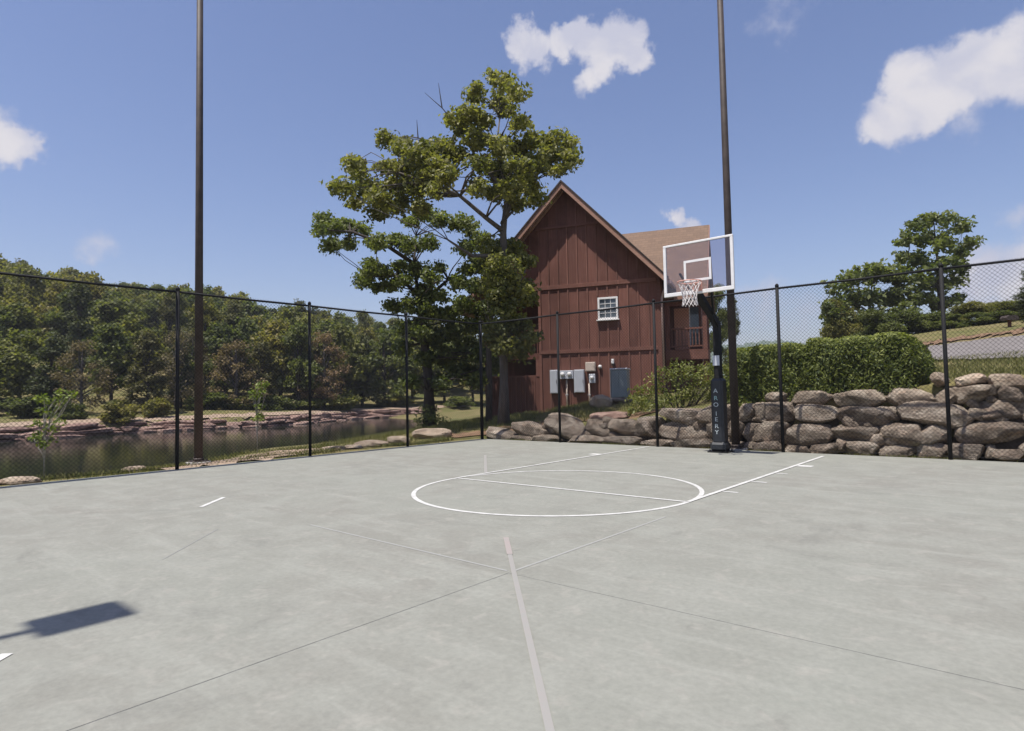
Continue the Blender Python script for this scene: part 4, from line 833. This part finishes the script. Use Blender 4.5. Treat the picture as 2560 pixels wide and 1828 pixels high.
for x in np.arange(.28, XP-.18, .13): boxo('baluster', (x, .985, PZ+.161), (x+.04, 1.025, PZ+.799), MAT['trim'], ho)
for y in np.arange(1.15, 2.4, .13): boxo('baluster', (XP-.08, y, PZ+.1), (XP-.04, y+.04, PZ+.80), MAT['trim'], ho)
boxo('side_rail', (XP-.11, 1.1, PZ+.802), (XP-.01, 2.41, PZ+.87), MAT['trim'], ho)
da = loc(1686, 818, 2.58); db = loc(1722, 770, 2.58); boxo('sunlit_wall_panel', (da[0], 2.55, PZ+.02), (db[0], 2.596, db[2]), MAT['tan'], ho)  # added panel, its bright tan paints in a sunlit wall beyond the porch
da = loc(1728, 860, 2.58); db = loc(1746, 768, 2.58); wd = boxo('porch_window', (da[0], 2.56, PZ+.3), (db[0], 2.595, db[2]), MAT['pane'], ho); boxo('window_frame', (da[0]-.06, 2.57, PZ+.24), (da[0]-.001, 2.598, db[2]+.05), MAT['white'], wd)

# ------------------------------------------------------------------ meter boxes and cabinets on the gable wall
def wbox(name, label, cat, x0, y0, x1, y1, d, mat, lid=True):
    a = loc(x0, y1, -d); b_ = loc(x1, y0, -d); w = b_[0]-a[0]; h = b_[2]-a[2]; c = H0+XR*(a[0]+b_[0])/2+np.array([0, 0, a[2]])+YR*(-.033)
    o = thing(name, label, cat, tuple(c), HA)
    boxo('box', (-w/2, -d, 0), (w/2, 0, h), MAT[mat], o, .012)
    if lid:
        l = boxo('cover', (-w/2+.03, -d-.012, .03), (w/2-.03, -d-.001, h-.03), MAT[mat], o, .005)
        boxo('latch', (w/2-.06, -d-.028, h*.45), (w/2-.035, -d-.0125, h*.55), MAT['bronze'], l)
    return o, w, h
wbox('electric_panel', 'tall grey electric panel at the left end of the meter row', 'electric panel', 1376, 925, 1394, 984, .16, 'metal')
wbox('electric_panel', 'tall grey electric panel at the right of the twin meter box', 'electric panel', 1436, 924, 1460, 982, .16, 'metal')
o, w, h = wbox('meter_box', 'low wide twin meter box between two tall grey panels', 'meter box', 1399, 926, 1433, 948, .15, 'metal', False)
for s in (-1, 1): MB().tube([(s*w*.25, -.15, h*.55), (s*w*.25, -.22, h*.55), (s*w*.25, -.25, h*.55)], [.085, .085, .05], 14).build('meter_dial', MAT['white'], o, True)
wbox('junction_box', 'square beige junction box above the small meter', 'junction box', 1464, 905, 1488, 929, .14, 'pvc')
o, w, h = wbox('meter_box', 'small single meter box under the beige junction box', 'meter box', 1473, 935, 1488, 958, .13, 'metal', False)
MB().tube([(0, -.13, h*.6), (0, -.19, h*.6), (0, -.21, h*.6)], [.07, .07, .04], 14).build('meter_dial', MAT['white'], o, True)
for lab, px, y0, y1 in (('pale conduit dropping from the twin meter box to the ground', 1418, 949, 1016), ('short pale conduit below the small single meter', 1474, 959, 1000)):
    a = loc(px, y1, -.08); t_ = loc(px, y0, -.08); c = H0+XR*a[0]+YR*-.08; g = tz(c[0], c[1])-.05
    o = thing('conduit', lab, 'conduit', (c[0], c[1], g), HA); MB().tube([(0, 0, 0), (0, 0, t_[2]-g)], .034, 10).build('pipe', MAT['pvc'], o, True); boxo('strap', (-.06, -.045, (t_[2]-g)*.5), (.06, .03, (t_[2]-g)*.5+.03), MAT['metal'], o)
c = loc(1500, 917, -.05); P = H0+XR*c[0]+YR*-.04; o = thing('wall_lamp', 'small round pale wall lamp beside the junction box', 'wall lamp', (P[0], P[1], c[2]), HA)
MB().tube([(0, .005, 0), (0, -.02, 0)], .075, 16).build('back_plate', MAT['white'], o, True); MB().tube([(0, -.02, 0), (0, -.06, 0), (0, -.085, 0)], [.06, .055, .02], 16).build('globe', MAT['white'], o, True)
c = loc(1532, 906, -.08); P = H0+XR*c[0]+YR*-.05; o = thing('vent_hood', 'white vent hood with dark outlet above the grey cabinet', 'vent', (P[0], P[1], c[2]), HA)
boxo('hood', (-.055, -.10, -.06), (.055, .02, .13), MAT['white'], o, .02); boxo('outlet', (-.045, -.09, -.13), (.045, .015, -.061), MAT['dark'], o)
c0 = at(1532, 986, 22.6); c1 = at(1572, 986, 22.6); cc_ = (c0+c1)/2; g = tz(cc_[0], cc_[1])-.03; hh = at(1552, 921, 22.6)[2]-g; w2 = np.linalg.norm(c1-c0)/2
o = thing('utility_cabinet', 'free-standing grey green metal utility cabinet with pale lid by the house', 'cabinet', (cc_[0], cc_[1], g), HA)
boxo('plinth', (-w2-.06, -.38, -.05), (w2+.06, .38, .05), MAT['concrete'], o); boxo('body', (-w2, -.32, .05), (w2, .32, hh-.06), MAT['metal2'], o, .015); boxo('lid', (-w2-.03, -.35, hh-.058), (w2+.03, .35, hh), MAT['metal'], o, .015)
for s in (-1, 1): boxo('door', (-w2+.03 if s < 0 else .006, -.335, .1), (-.006 if s < 0 else w2-.03, -.3205, hh-.1), MAT['metal2'], o, .004)
boxo('side_post', (-w2-.024, -.34, .06), (-w2-.001, -.30, hh-.061), MAT['pvc'], o)

# ------------------------------------------------------------------ hedge and shrubs on the bank
def hedge(label, x0, x1, y0, y1, zb, zt, n, mat, size, seed, rnd=.25, aspect=.32, jag=.06):
    r2 = np.random.default_rng(seed); c = np.array([(x0+x1)/2, (y0+y1)/2, zb]); hx, hy, hz = (x1-x0)/2, (y1-y0)/2, (zt-zb)
    root = thing('hedge', label, 'hedge', tuple(c))
    q = r2.uniform(-1, 1, (n*3, 3)); q[:, 2] = r2.uniform(0, 1, n*3)
    p4 = (np.abs(q[:, 0])**5+np.abs(q[:, 1])**5+np.abs(q[:, 2]*.98)**5)**.2
    lump = 1+jag*(np.sin(q[:, 0]*hx*4.1+seed)*np.cos(q[:, 1]*5+q[:, 2]*6)+.6*np.sin(q[:, 0]*hx*9+q[:, 2]*9))
    keep = (p4 < lump) & (p4 > .62); q = q[keep][:n]; P = q*np.array([hx, hy, hz]); m = np.maximum(np.abs(q[:, 0]), np.abs(q[:, 1])); out = np.stack([np.where(np.abs(q[:, 0]) >= m-1e-6, np.sign(q[:, 0]), 0), np.where(np.abs(q[:, 1]) >= m-1e-6, np.sign(q[:, 1]), 0), np.clip((q[:, 2]-.75)*4, 0, 1.5)], 1)
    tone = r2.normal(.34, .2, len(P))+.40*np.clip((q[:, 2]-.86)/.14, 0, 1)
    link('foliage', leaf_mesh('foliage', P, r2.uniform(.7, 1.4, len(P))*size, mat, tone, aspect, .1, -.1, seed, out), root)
    m = MB()
    for i in range(26):
        a = (r2.uniform(-.8, .8)*hx, r2.uniform(-.6, .6)*hy, -.15); m.tube([a, (a[0]*1.05+r2.normal(0, .1), a[1]*1.1, hz*.5), (a[0]*1.1+r2.normal(0, .2), a[1]*1.2, hz*.85)], [.02, .014, .006], 5)
    m.build('stems', MAT['bark2'], root)
    return root
hz_t = on_y(2150, 842, 1.9)[2]
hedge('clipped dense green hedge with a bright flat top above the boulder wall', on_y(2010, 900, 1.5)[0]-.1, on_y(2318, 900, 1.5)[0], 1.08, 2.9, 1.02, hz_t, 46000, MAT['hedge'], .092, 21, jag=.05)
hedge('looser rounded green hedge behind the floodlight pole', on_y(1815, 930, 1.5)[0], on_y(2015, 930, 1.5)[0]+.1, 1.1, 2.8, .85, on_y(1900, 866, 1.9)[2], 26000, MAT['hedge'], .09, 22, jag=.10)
def shrub(label, pts, dep, mat, seed, size=.1, per=12, twigs=22, aspect=.4, name='shrub', stem=None, spread=.4, twig_r=.1):
    r2 = np.random.default_rng(seed); bl = []
    for (x, y, r) in pts:
        for k in range(2): P = at(x+r2.normal(0, r*.15), y+r2.normal(0, r*.15), dep+r2.normal(0, spread)); bl.append((*P, r/FPX*dep*r2.uniform(.8, 1.05)))
    cx = np.mean([b_[0] for b_ in bl]); cy = np.mean([b_[1] for b_ in bl]); base = np.array([cx, cy, tz(cx, cy)])
    if stem is not None: base = at(*stem, dep); base[2] = tz(base[0], base[1])
    root = thing(name, label, 'sapling' if name == 'sapling' else 'shrub', tuple(base)); C, T, O = clumps(bl, per, twig_r, twigs, seed)
    link('foliage', leaf_mesh('foliage', C-base, r2.uniform(.7, 1.35, len(C))*size, mat, T, aspect, .15, 0, seed, O), root)
    m = MB()
    for i, b_ in enumerate(bl):
        m_ = np.array(b_[:3])-base
        limb(m, (m_[0]*.25, m_[1]*.25, -.08) if stem is None else (0, 0, m_[2]*.55), m_, .016 if stem is None else .009, .004, seed*50+i, .05, 5, 5)
    m.build('stems', MAT['bark2'] if stem is None else MAT['palebark'], root)
    return root
shrub('sprawling yellow-green shrub with brownish twigs above the boulder wall beside the house', [(1600, 985, 34), (1640, 960, 38), (1690, 945, 36), (1740, 940, 40), (1780, 950, 40), (1620, 1015, 26), (1670, 1000, 34), (1720, 985, 36), (1770, 990, 34), (1585, 1030, 18), (1600, 1005, 24), (1700, 925, 24), (1765, 920, 24), (1650, 930, 18), (1810, 935, 40), (1810, 985, 36)], 16.2, MAT['shrub'], 31, .105, 12, 20)
shrub('dark leafy shrub at the foot of the dark oak', [(1060, 1045, 24), (1085, 1040, 26), (1105, 1052, 18), (1075, 1020, 24), (1050, 1058, 14)], 24, MAT['oak2'], 32, .12, 10, 16)
shrub('thin staked sapling with a few light leaves beyond the pond fence', [(100, 1060, 18), (125, 1080, 20), (90, 1090, 16), (140, 1055, 16), (112, 1108, 14), (118, 1030, 18), (135, 1000, 20), (165, 990, 18), (180, 985, 14), (110, 1000, 18)], 10.8, MAT['sap'], 33, .085, 6, 12, .45, 'sapling', (110, 1190), .15, .05)
shrub('slender pale-stemmed sapling near the sandy strip by the pond', [(640, 1050, 10), (650, 1020, 12), (636, 1000, 12), (655, 980, 11), (645, 965, 9), (630, 985, 9), (650, 1040, 8), (665, 962, 8)], 15, MAT['sap'], 34, .095, 7, 12, .45, 'sapling', (643, 1124), .1, .05)
for o in [q for q in bpy.data.objects if q.name.startswith('sapling')]:
    MB().tube([(0, 0, -.1), (.01, 0, .5), (0, .01, 1.25)], [.013, .011, .006], 7).build('stem', MAT['palebark'], o, True)

# ------------------------------------------------------------------ woodland: a few grown kinds, every tree its own object
def grow(kind, seed, fine=1):
    """crown and trunk mesh of a tree about 10 m tall"""
    r2 = np.random.default_rng(seed); bl = []
    if kind == 'broad':
        for i in range(34):
            a = r2.uniform(0, 6.283); h = r2.uniform(.22, 1); rad = 3.6*math.sin(min(1, (1.06-h)*1.9)*1.45)*r2.uniform(.25, 1)**.6
            bl.append((rad*math.cos(a), rad*math.sin(a), h*9.2, r2.uniform(.8, 1.35)))
        per, tw, sz, mt, leaf = 9, 7, .30, MAT['wood1'], .42
    elif kind == 'tall':
        for i in range(36):
            a = r2.uniform(0, 6.283); h = r2.uniform(.3, 1); rad = 2.5*math.sin(min(1, (1.05-h)*2.2)*1.4)*r2.uniform(.2, 1)**.6
            bl.append((rad*math.cos(a), rad*math.sin(a), h*9.4, r2.uniform(.6, 1.1)))
        per, tw, sz, mt, leaf = 9, 8, .28, MAT['wood1'], .36
    elif kind == 'cedar':
        for i in range(44):
            h = r2.uniform(.1, 1); a = r2.uniform(0, 6.283); rad = 2.4*(1.02-h)**.75*r2.uniform(.3, 1)**.5; bl.append((rad*math.cos(a), rad*math.sin(a), h*9.6, r2.uniform(.5, .85)))
        per, tw, sz, mt, leaf = 10, 9, .24, MAT['cedar'], .30
    elif kind == 'brown':
        for i in range(40):
            h = r2.uniform(.12, .98); a = r2.uniform(0, 6.283); rad = 2.9*math.sin(min(1, (1.04-h)*1.6)*1.5)*r2.uniform(.3, 1)**.5; bl.append((rad*math.cos(a), rad*math.sin(a), h*9.4, r2.uniform(.5, .9)))
        per, tw, sz, mt, leaf = 7, 7, .3, MAT['brown'], .26
    else:
        for i in range(16):
            a = r2.uniform(0, 6.283); rad = 4.2*r2.uniform(0, 1)**.5; h = r2.uniform(.15, 1)*(1-.4*(rad/4.2)**2); bl.append((rad*math.cos(a), rad*math.sin(a), h*8, r2.uniform(1.4, 2.2)))
        per, tw, sz, mt, leaf = 12, 4, .6, MAT['wood1'], .8
    tw = tw*fine; sz = sz/fine**.35; leaf = leaf/fine**.62; C, T, O = clumps(bl, per, sz, tw, seed); cr = leaf_mesh('crown', C, r2.uniform(.7, 1.4, len(C))*leaf, mt, T, .7, .25, .2, seed, O)
    m = MB(); tr_h = 8.6 if kind != 'bush' else 3
    m.tube([(0, 0, -.6), (.03, .02, 1), (-.06, .05, tr_h*.5), (.05, -.04, tr_h)], [.26, .19, .13, .03], 8)
    for i, b_ in enumerate(bl): limb(m, (0, 0, max(.8, b_[2]*.62)), b_[:3], .06, .015, seed*99+i, .05, 4, 4)
    return cr, m.mesh('trunk', MAT['bark2'] if kind != 'brown' else MAT['bark'], True)
KINDS = {k: [grow(k, 50+7*i+13*j) for i in range(3)] for j, k in enumerate(('broad', 'tall', 'cedar', 'brown', 'bush'))}
FINE = {k: [grow(k, 350+7*i, 3.5) for i in range(2)] for k in ('broad', 'tall', 'cedar', 'bush')}
NAMES = {'broad': ('broadleaf_tree', 'tree'), 'tall': ('broadleaf_tree', 'tree'), 'cedar': ('cedar_tree', 'tree'), 'brown': ('bare_tree', 'tree'), 'bush': ('bush', 'bush')}
def plant(kind, x, y, h, w, label, group=None, rz=None, fine=False):
    cr, tk = random.choice((FINE if fine else KINDS)[kind]); nm, ct = NAMES[kind]; z = tz(x, y)
    root = thing(nm, label, ct, (x, y, z-.05), rz if rz is not None else random.uniform(0, 6.28), group)
    sc = (w/7, w/7, h/10)
    if kind == 'tall': sc = (w/5.2, w/5.2, h/10)
    if kind == 'cedar': sc = (w/4.8, w/4.8, h/10)
    if kind == 'brown': sc = (w/5.8, w/5.8, h/10)
    if kind == 'bush': sc = (w/10, w/10, h/9)
    link('crown', cr, root, scale=sc); link('trunk', tk, root, scale=sc)
    return root
def plant_px(kind, px, dep, topy, wpx, label, group=None, fine=False):
    P = at(px, 900, dep); x, y = P[0], P[1]; T = at(px, topy, dep); h = max(.8, T[2]-tz(x, y)); return plant(kind, x, y, h, wpx/FPX*dep, label, group, fine=fine)
L_ = {'broad': 'green broadleaf tree in the wood along the far shore of the pond', 'cedar': 'dark cedar standing at the edge of the grass beyond the pond', 'brown': 'thin brownish tree with sparse twigs beyond the pond', 'bush': 'round green bush on the grass above the far rock ledge', 'tall': 'slim tall broadleaf tree in the wood beyond the pond'}
G_ = {'broad': 'broadleaf trees along the far shore', 'cedar': 'cedars beyond the pond', 'brown': 'thin brown trees beyond the pond', 'bush': 'bushes on the far bank', 'tall': 'slim trees beyond the pond'}
for k, px, dep, ty, w in [('broad', 50, 52, 822, 165), ('cedar', 128, 50, 838, 105), ('brown', 205, 49, 836, 120), ('tall', 278, 55, 805, 120), ('cedar', 372, 52, 826, 115), ('broad', 330, 60, 790, 140), ('brown', 440, 56, 815, 110), ('cedar', 452, 58, 840, 90), ('broad', 560, 63, 800, 150), ('brown', 590, 60, 838, 135), ('cedar', 655, 62, 850, 90), ('broad', 700, 66, 795, 150), ('tall', 745, 64, 812, 110), ('brown', 810, 66, 815, 120), ('broad', 850, 70, 805, 140), ('cedar', 905, 72, 835, 95), ('broad', 960, 74, 820, 140), ('broad', 1030, 80, 835, 130), ('broad', 1110, 80, 850, 120), ('tall', 1180, 78, 870, 90), ('broad', 1240, 84, 880, 110), ('broad', 1320, 88, 870, 120),
                          ('broad', -60, 52, 810, 160), ('cedar', -140, 50, 840, 110), ('broad', -220, 52, 800, 160), ('cedar', 780, 69, 845, 90), ('brown', 480, 62, 815, 110), ('broad', 620, 70, 790, 140)]:
    plant_px(k, px, dep, ty, w, L_[k], G_[k])
for px, dep, ty, w in [(296, 46, 994, 74), (392, 49, 985, 60), (520, 57, 972, 100), (600, 60, 985, 80), (690, 62, 980, 80), (770, 64, 990, 70), (850, 66, 975, 80), (985, 73, 985, 80), (70, 46, 982, 100), (178, 46, 1000, 60), (-40, 46, 985, 90), (1150, 76, 985, 80)]:
    plant_px('bush', px, dep, ty, w, L_['bush'], G_['bush'])
r3 = random.Random(5); placed = []
tries = 0
while len(placed) < 150 and tries < 9000:
    tries += 1; px = r3.uniform(-260, 1360); dep = r3.uniform(60, 132)
    P = at(px, 950, dep); q = np.array([P[0], P[1]])
    if not inside(q[None], hill_poly)[0] or seg_dist(q[None], far_line)[0] < (22 if px < 470 else 15): continue
    if any(np.hypot(*(q-o_)) < 4.3 for o_ in placed): continue
    placed.append(q); kd = r3.choice(['broad', 'broad', 'broad', 'tall', 'tall', 'cedar'])
    random.seed(len(placed)); plant(kd, q[0], q[1], r3.uniform(7.5, 12), r3.uniform(5.2, 8.2)*(1 if kd == 'broad' else .75), {'broad': 'green broadleaf tree on the wooded hillside', 'tall': 'slim tall tree on the wooded hillside', 'cedar': 'dark cedar among the trees of the wooded hillside'}[kd], {'broad': 'broadleaf trees of the hillside wood', 'tall': 'slim trees of the hillside wood', 'cedar': 'cedars of the hillside wood'}[kd])
# right-hand rise
def inv(L): return [((x-750)*2.165, (y-130)*2.165, r*2.165) for x, y, r in L]
big_tree('broadleaf_tree', 'tall bright green broadleaf tree on the rise beyond the clipped hedge', (2352, 840), 38, inv([(2290, 560, 26), (2330, 543, 24), (2372, 548, 26), (2410, 572, 24), (2424, 604, 20), (2268, 600, 26), (2310, 600, 32), (2360, 600, 34), (2402, 635, 26), (2258, 642, 24), (2300, 650, 32), (2350, 660, 34), (2400, 672, 22), (2245, 682, 24), (2290, 700, 32), (2340, 712, 34), (2385, 708, 22), (2305, 745, 30), (2350, 755, 28), (2390, 745, 20)]), MAT['oak2'], 13,
         [[(2352, 840, 0), (2354, 780, 0), (2350, 720, 0), (2345, 660, 0), (2338, 600, 0), (2335, 560, 0)], [(2350, 720, 0), (2300, 680, .5), (2270, 640, .6)], [(2348, 680, 0), (2390, 630, -.5)]], 1.3, 12, 9, .26, 'bark2', .2)
big_tree('broadleaf_tree', 'dense dome-shaped green tree beside the tall tree on the rise', (2175, 855), 36, inv([(2082, 722, 22), (2112, 702, 26), (2150, 690, 30), (2190, 680, 30), (2222, 690, 30), (2092, 762, 30), (2132, 750, 36), (2180, 745, 38), (2225, 745, 36), (2110, 800, 34), (2160, 800, 38), (2210, 800, 38), (2260, 790, 38), (2300, 800, 32), (2072, 792, 20), (2088, 820, 22), (2255, 745, 34), (2245, 700, 26), (2150, 835, 34), (2220, 835, 34)]), MAT['oak2'], 14,
         [[(2175, 855, 0), (2178, 820, 0), (2172, 780, 0), (2180, 740, 0), (2178, 710, 0)]], 1.5, 12, 9, .26, 'bark2', .2)
for k, px, dep, ty, w, lb in [('bush', 2100, 35, 735, 110, 'low bushy thicket at the left edge of the rise'), ('bush', 2220, 33, 755, 140, 'dark thicket under the trees on the rise'), ('bush', 2310, 33, 765, 130, 'olive thicket under the tall tree'), ('bush', 2430, 32, 742, 120, 'green thicket above the brown verge'), ('bush', 2530, 31, 735, 130, 'rounded green thicket near the mailbox'), ('bush', 2480, 30, 772, 110, 'pale low bush on the brown verge by the mailbox'), ('bush', 2620, 30, 730, 140, 'wide thicket past the mailbox'), ('bush', 2390, 31, 780, 100, 'small bush at the top of the brown verge'),
                              ('tall', 1800, 40, 690, 70, 'slim tree beyond the porch of the brown house'), ('cedar', 1835, 44, 735, 60, 'small dark cedar beyond the porch of the brown house'), ('cedar', 2598, 23, 655, 110, 'dark evergreen whose branches reach in above the road'), ('bush', 1750, 42, 850, 120, 'low thicket behind the porch deck')]:
    plant_px(k, px, dep, ty, w, lb, fine=True)
P = at(2525, 830, 25); g = tz(P[0], P[1]); mb_s = .65; mb_ = thing('mailbox', 'dark roadside mailbox on a short post on the brown verge', 'mailbox', (P[0], P[1], g), YAW-math.pi/2)
boxo('post', (-.07, -.07, -.2), (.07, .07, .42), MAT['dkwood'], mb_); bx_ = MB().add([(x_, y_, z_) for y_ in (-.3, .3) for x_, z_ in [(-.34, .42), (.34, .42), (.36, .58), (.24, .72), (-.24, .72), (-.36, .58)]], [(0, 1, 2, 3, 4, 5), (11, 10, 9, 8, 7, 6)]+[(i, i+6, (i+1) % 6+6, (i+1) % 6) for i in range(6)]).build('box', MAT['bronze'], mb_); mb_.scale = (mb_s,)*3

# far blue ridges beyond the rise
def ridge(name, px0, px1, dist, tops, seed):
    r2 = np.random.default_rng(seed); n = 420; V = []; xs = np.linspace(px0, px1, n)
    for k, (dd, hh) in enumerate([(0, -.4), (30, .55), (70, 1.0), (140, .9), (260, .3)]):
        for i, px in enumerate(xs):
            ty = np.interp(px, [t_[0] for t_ in tops], [t_[1] for t_ in tops]); P = at(px, ty, dist); e = .012*hh*(math.sin(i*.9+k)+.7*math.sin(i*2.3+2*k)+r2.normal(0, .9)); Q = at(px, 950, dist+dd*3); V.append((Q[0], Q[1], P[2]*(max(0, hh)+e) if hh > 0 else -20))
    f = (np.arange(4)[:, None]*n+np.arange(n-1)[None, :]).ravel()
    me = fast_mesh(name, np.array(V), np.stack([f, f+1, f+n+1, f+n], 1), MAT['farhill'], True, r2.uniform(0, .6, len(V))); return tag(link(name, me), kind='structure')
ridge('hills', 1000, 3200, 900, [(1000, 850), (1700, 838), (1850, 835), (1900, 826), (1960, 822), (2010, 832), (2100, 836), (2600, 815), (3200, 830)], 3)

# ------------------------------------------------------------------ grass and weeds (uncountable)
def grass(name, boxes, seed):
    r2 = np.random.default_rng(seed); A = []; H = []
    for (x0, x1, y0, y1, n, h0, h1, patch) in boxes:
        p = np.stack([r2.uniform(x0, x1, n*3), r2.uniform(y0, y1, n*3)], 1); v = vnoise(p[:, 0], p[:, 1], 1.6, seed)+r2.normal(0, .25, len(p)); p = p[v > patch][:n]; A.append(p); H.append(r2.uniform(h0, h1, len(p)))
    A = np.concatenate(A); H = np.concatenate(H); Z = terrain(A); n = len(A); a = r2.uniform(0, 6.283, n); w = r2.uniform(.004, .010, n); lean = r2.normal(0, .35, (n, 2))*H[:, None]
    B = np.column_stack([A, Z-.01]); s = np.column_stack([np.cos(a)*w, np.sin(a)*w, np.zeros(n)]); tip = B+np.column_stack([lean, H]); midp = B+np.column_stack([lean*.35, H*.55])
    V = np.stack([B-s, B+s, midp+s*.8, tip, midp-s*.8], 1).reshape(-1, 3); k = np.arange(n)*5
    F = np.concatenate([np.stack([k, k+1, k+2], 1), np.stack([k, k+2, k+4], 1), np.stack([k+4, k+2, k+3], 1)])
    return tag(link(name, fast_mesh(name, V, F, MAT['grass'], False, np.repeat(np.clip(r2.normal(.5, .25, n), 0, 1), 5))), {'grass': 'short dry and green grass and weeds on the banks round the court'}[name], 'grass', kind='stuff')
grass('grass', [(-1.7, -.10, -13, -.3, 8000, .03, .12, .1), (-3.4, -1.2, -13, 0, 4000, .04, .14, .15), (-.2, 13, .10, .52, 2600, .03, .12, .3), (-7, 3.5, 1.4, 7.5, 12000, .06, .2, -.2), (9.5, 15, 1.6, 7, 12000, .05, .16, -.5), (3, 9.5, 3, 7, 3000, .06, .2, -.2), (-12, -2, -1, 9, 9000, .06, .22, -.1)], 9)

# ------------------------------------------------------------------ the hazy summer air
hb = MB().box((-700, -120, -26), (1100, 1900, 92)).build('haze', None)
hm = bpy.data.materials.new('summer_haze'); hm.use_nodes = True; ht = hm.node_tree; ht.nodes.clear()
hv = ht.nodes.new('ShaderNodeVolumePrincipled'); hv.inputs['Color'].default_value = (.86, .89, .95, 1); hv.inputs['Density'].default_value = .0004; hv.inputs['Anisotropy'].default_value = .2
hout = ht.nodes.new('ShaderNodeOutputMaterial'); ht.links.new(hv.outputs[0], hout.inputs['Volume']); hb.data.materials.append(hm)
tag(hb, 'thin pale summer haze over the whole valley', 'haze', kind='stuff')
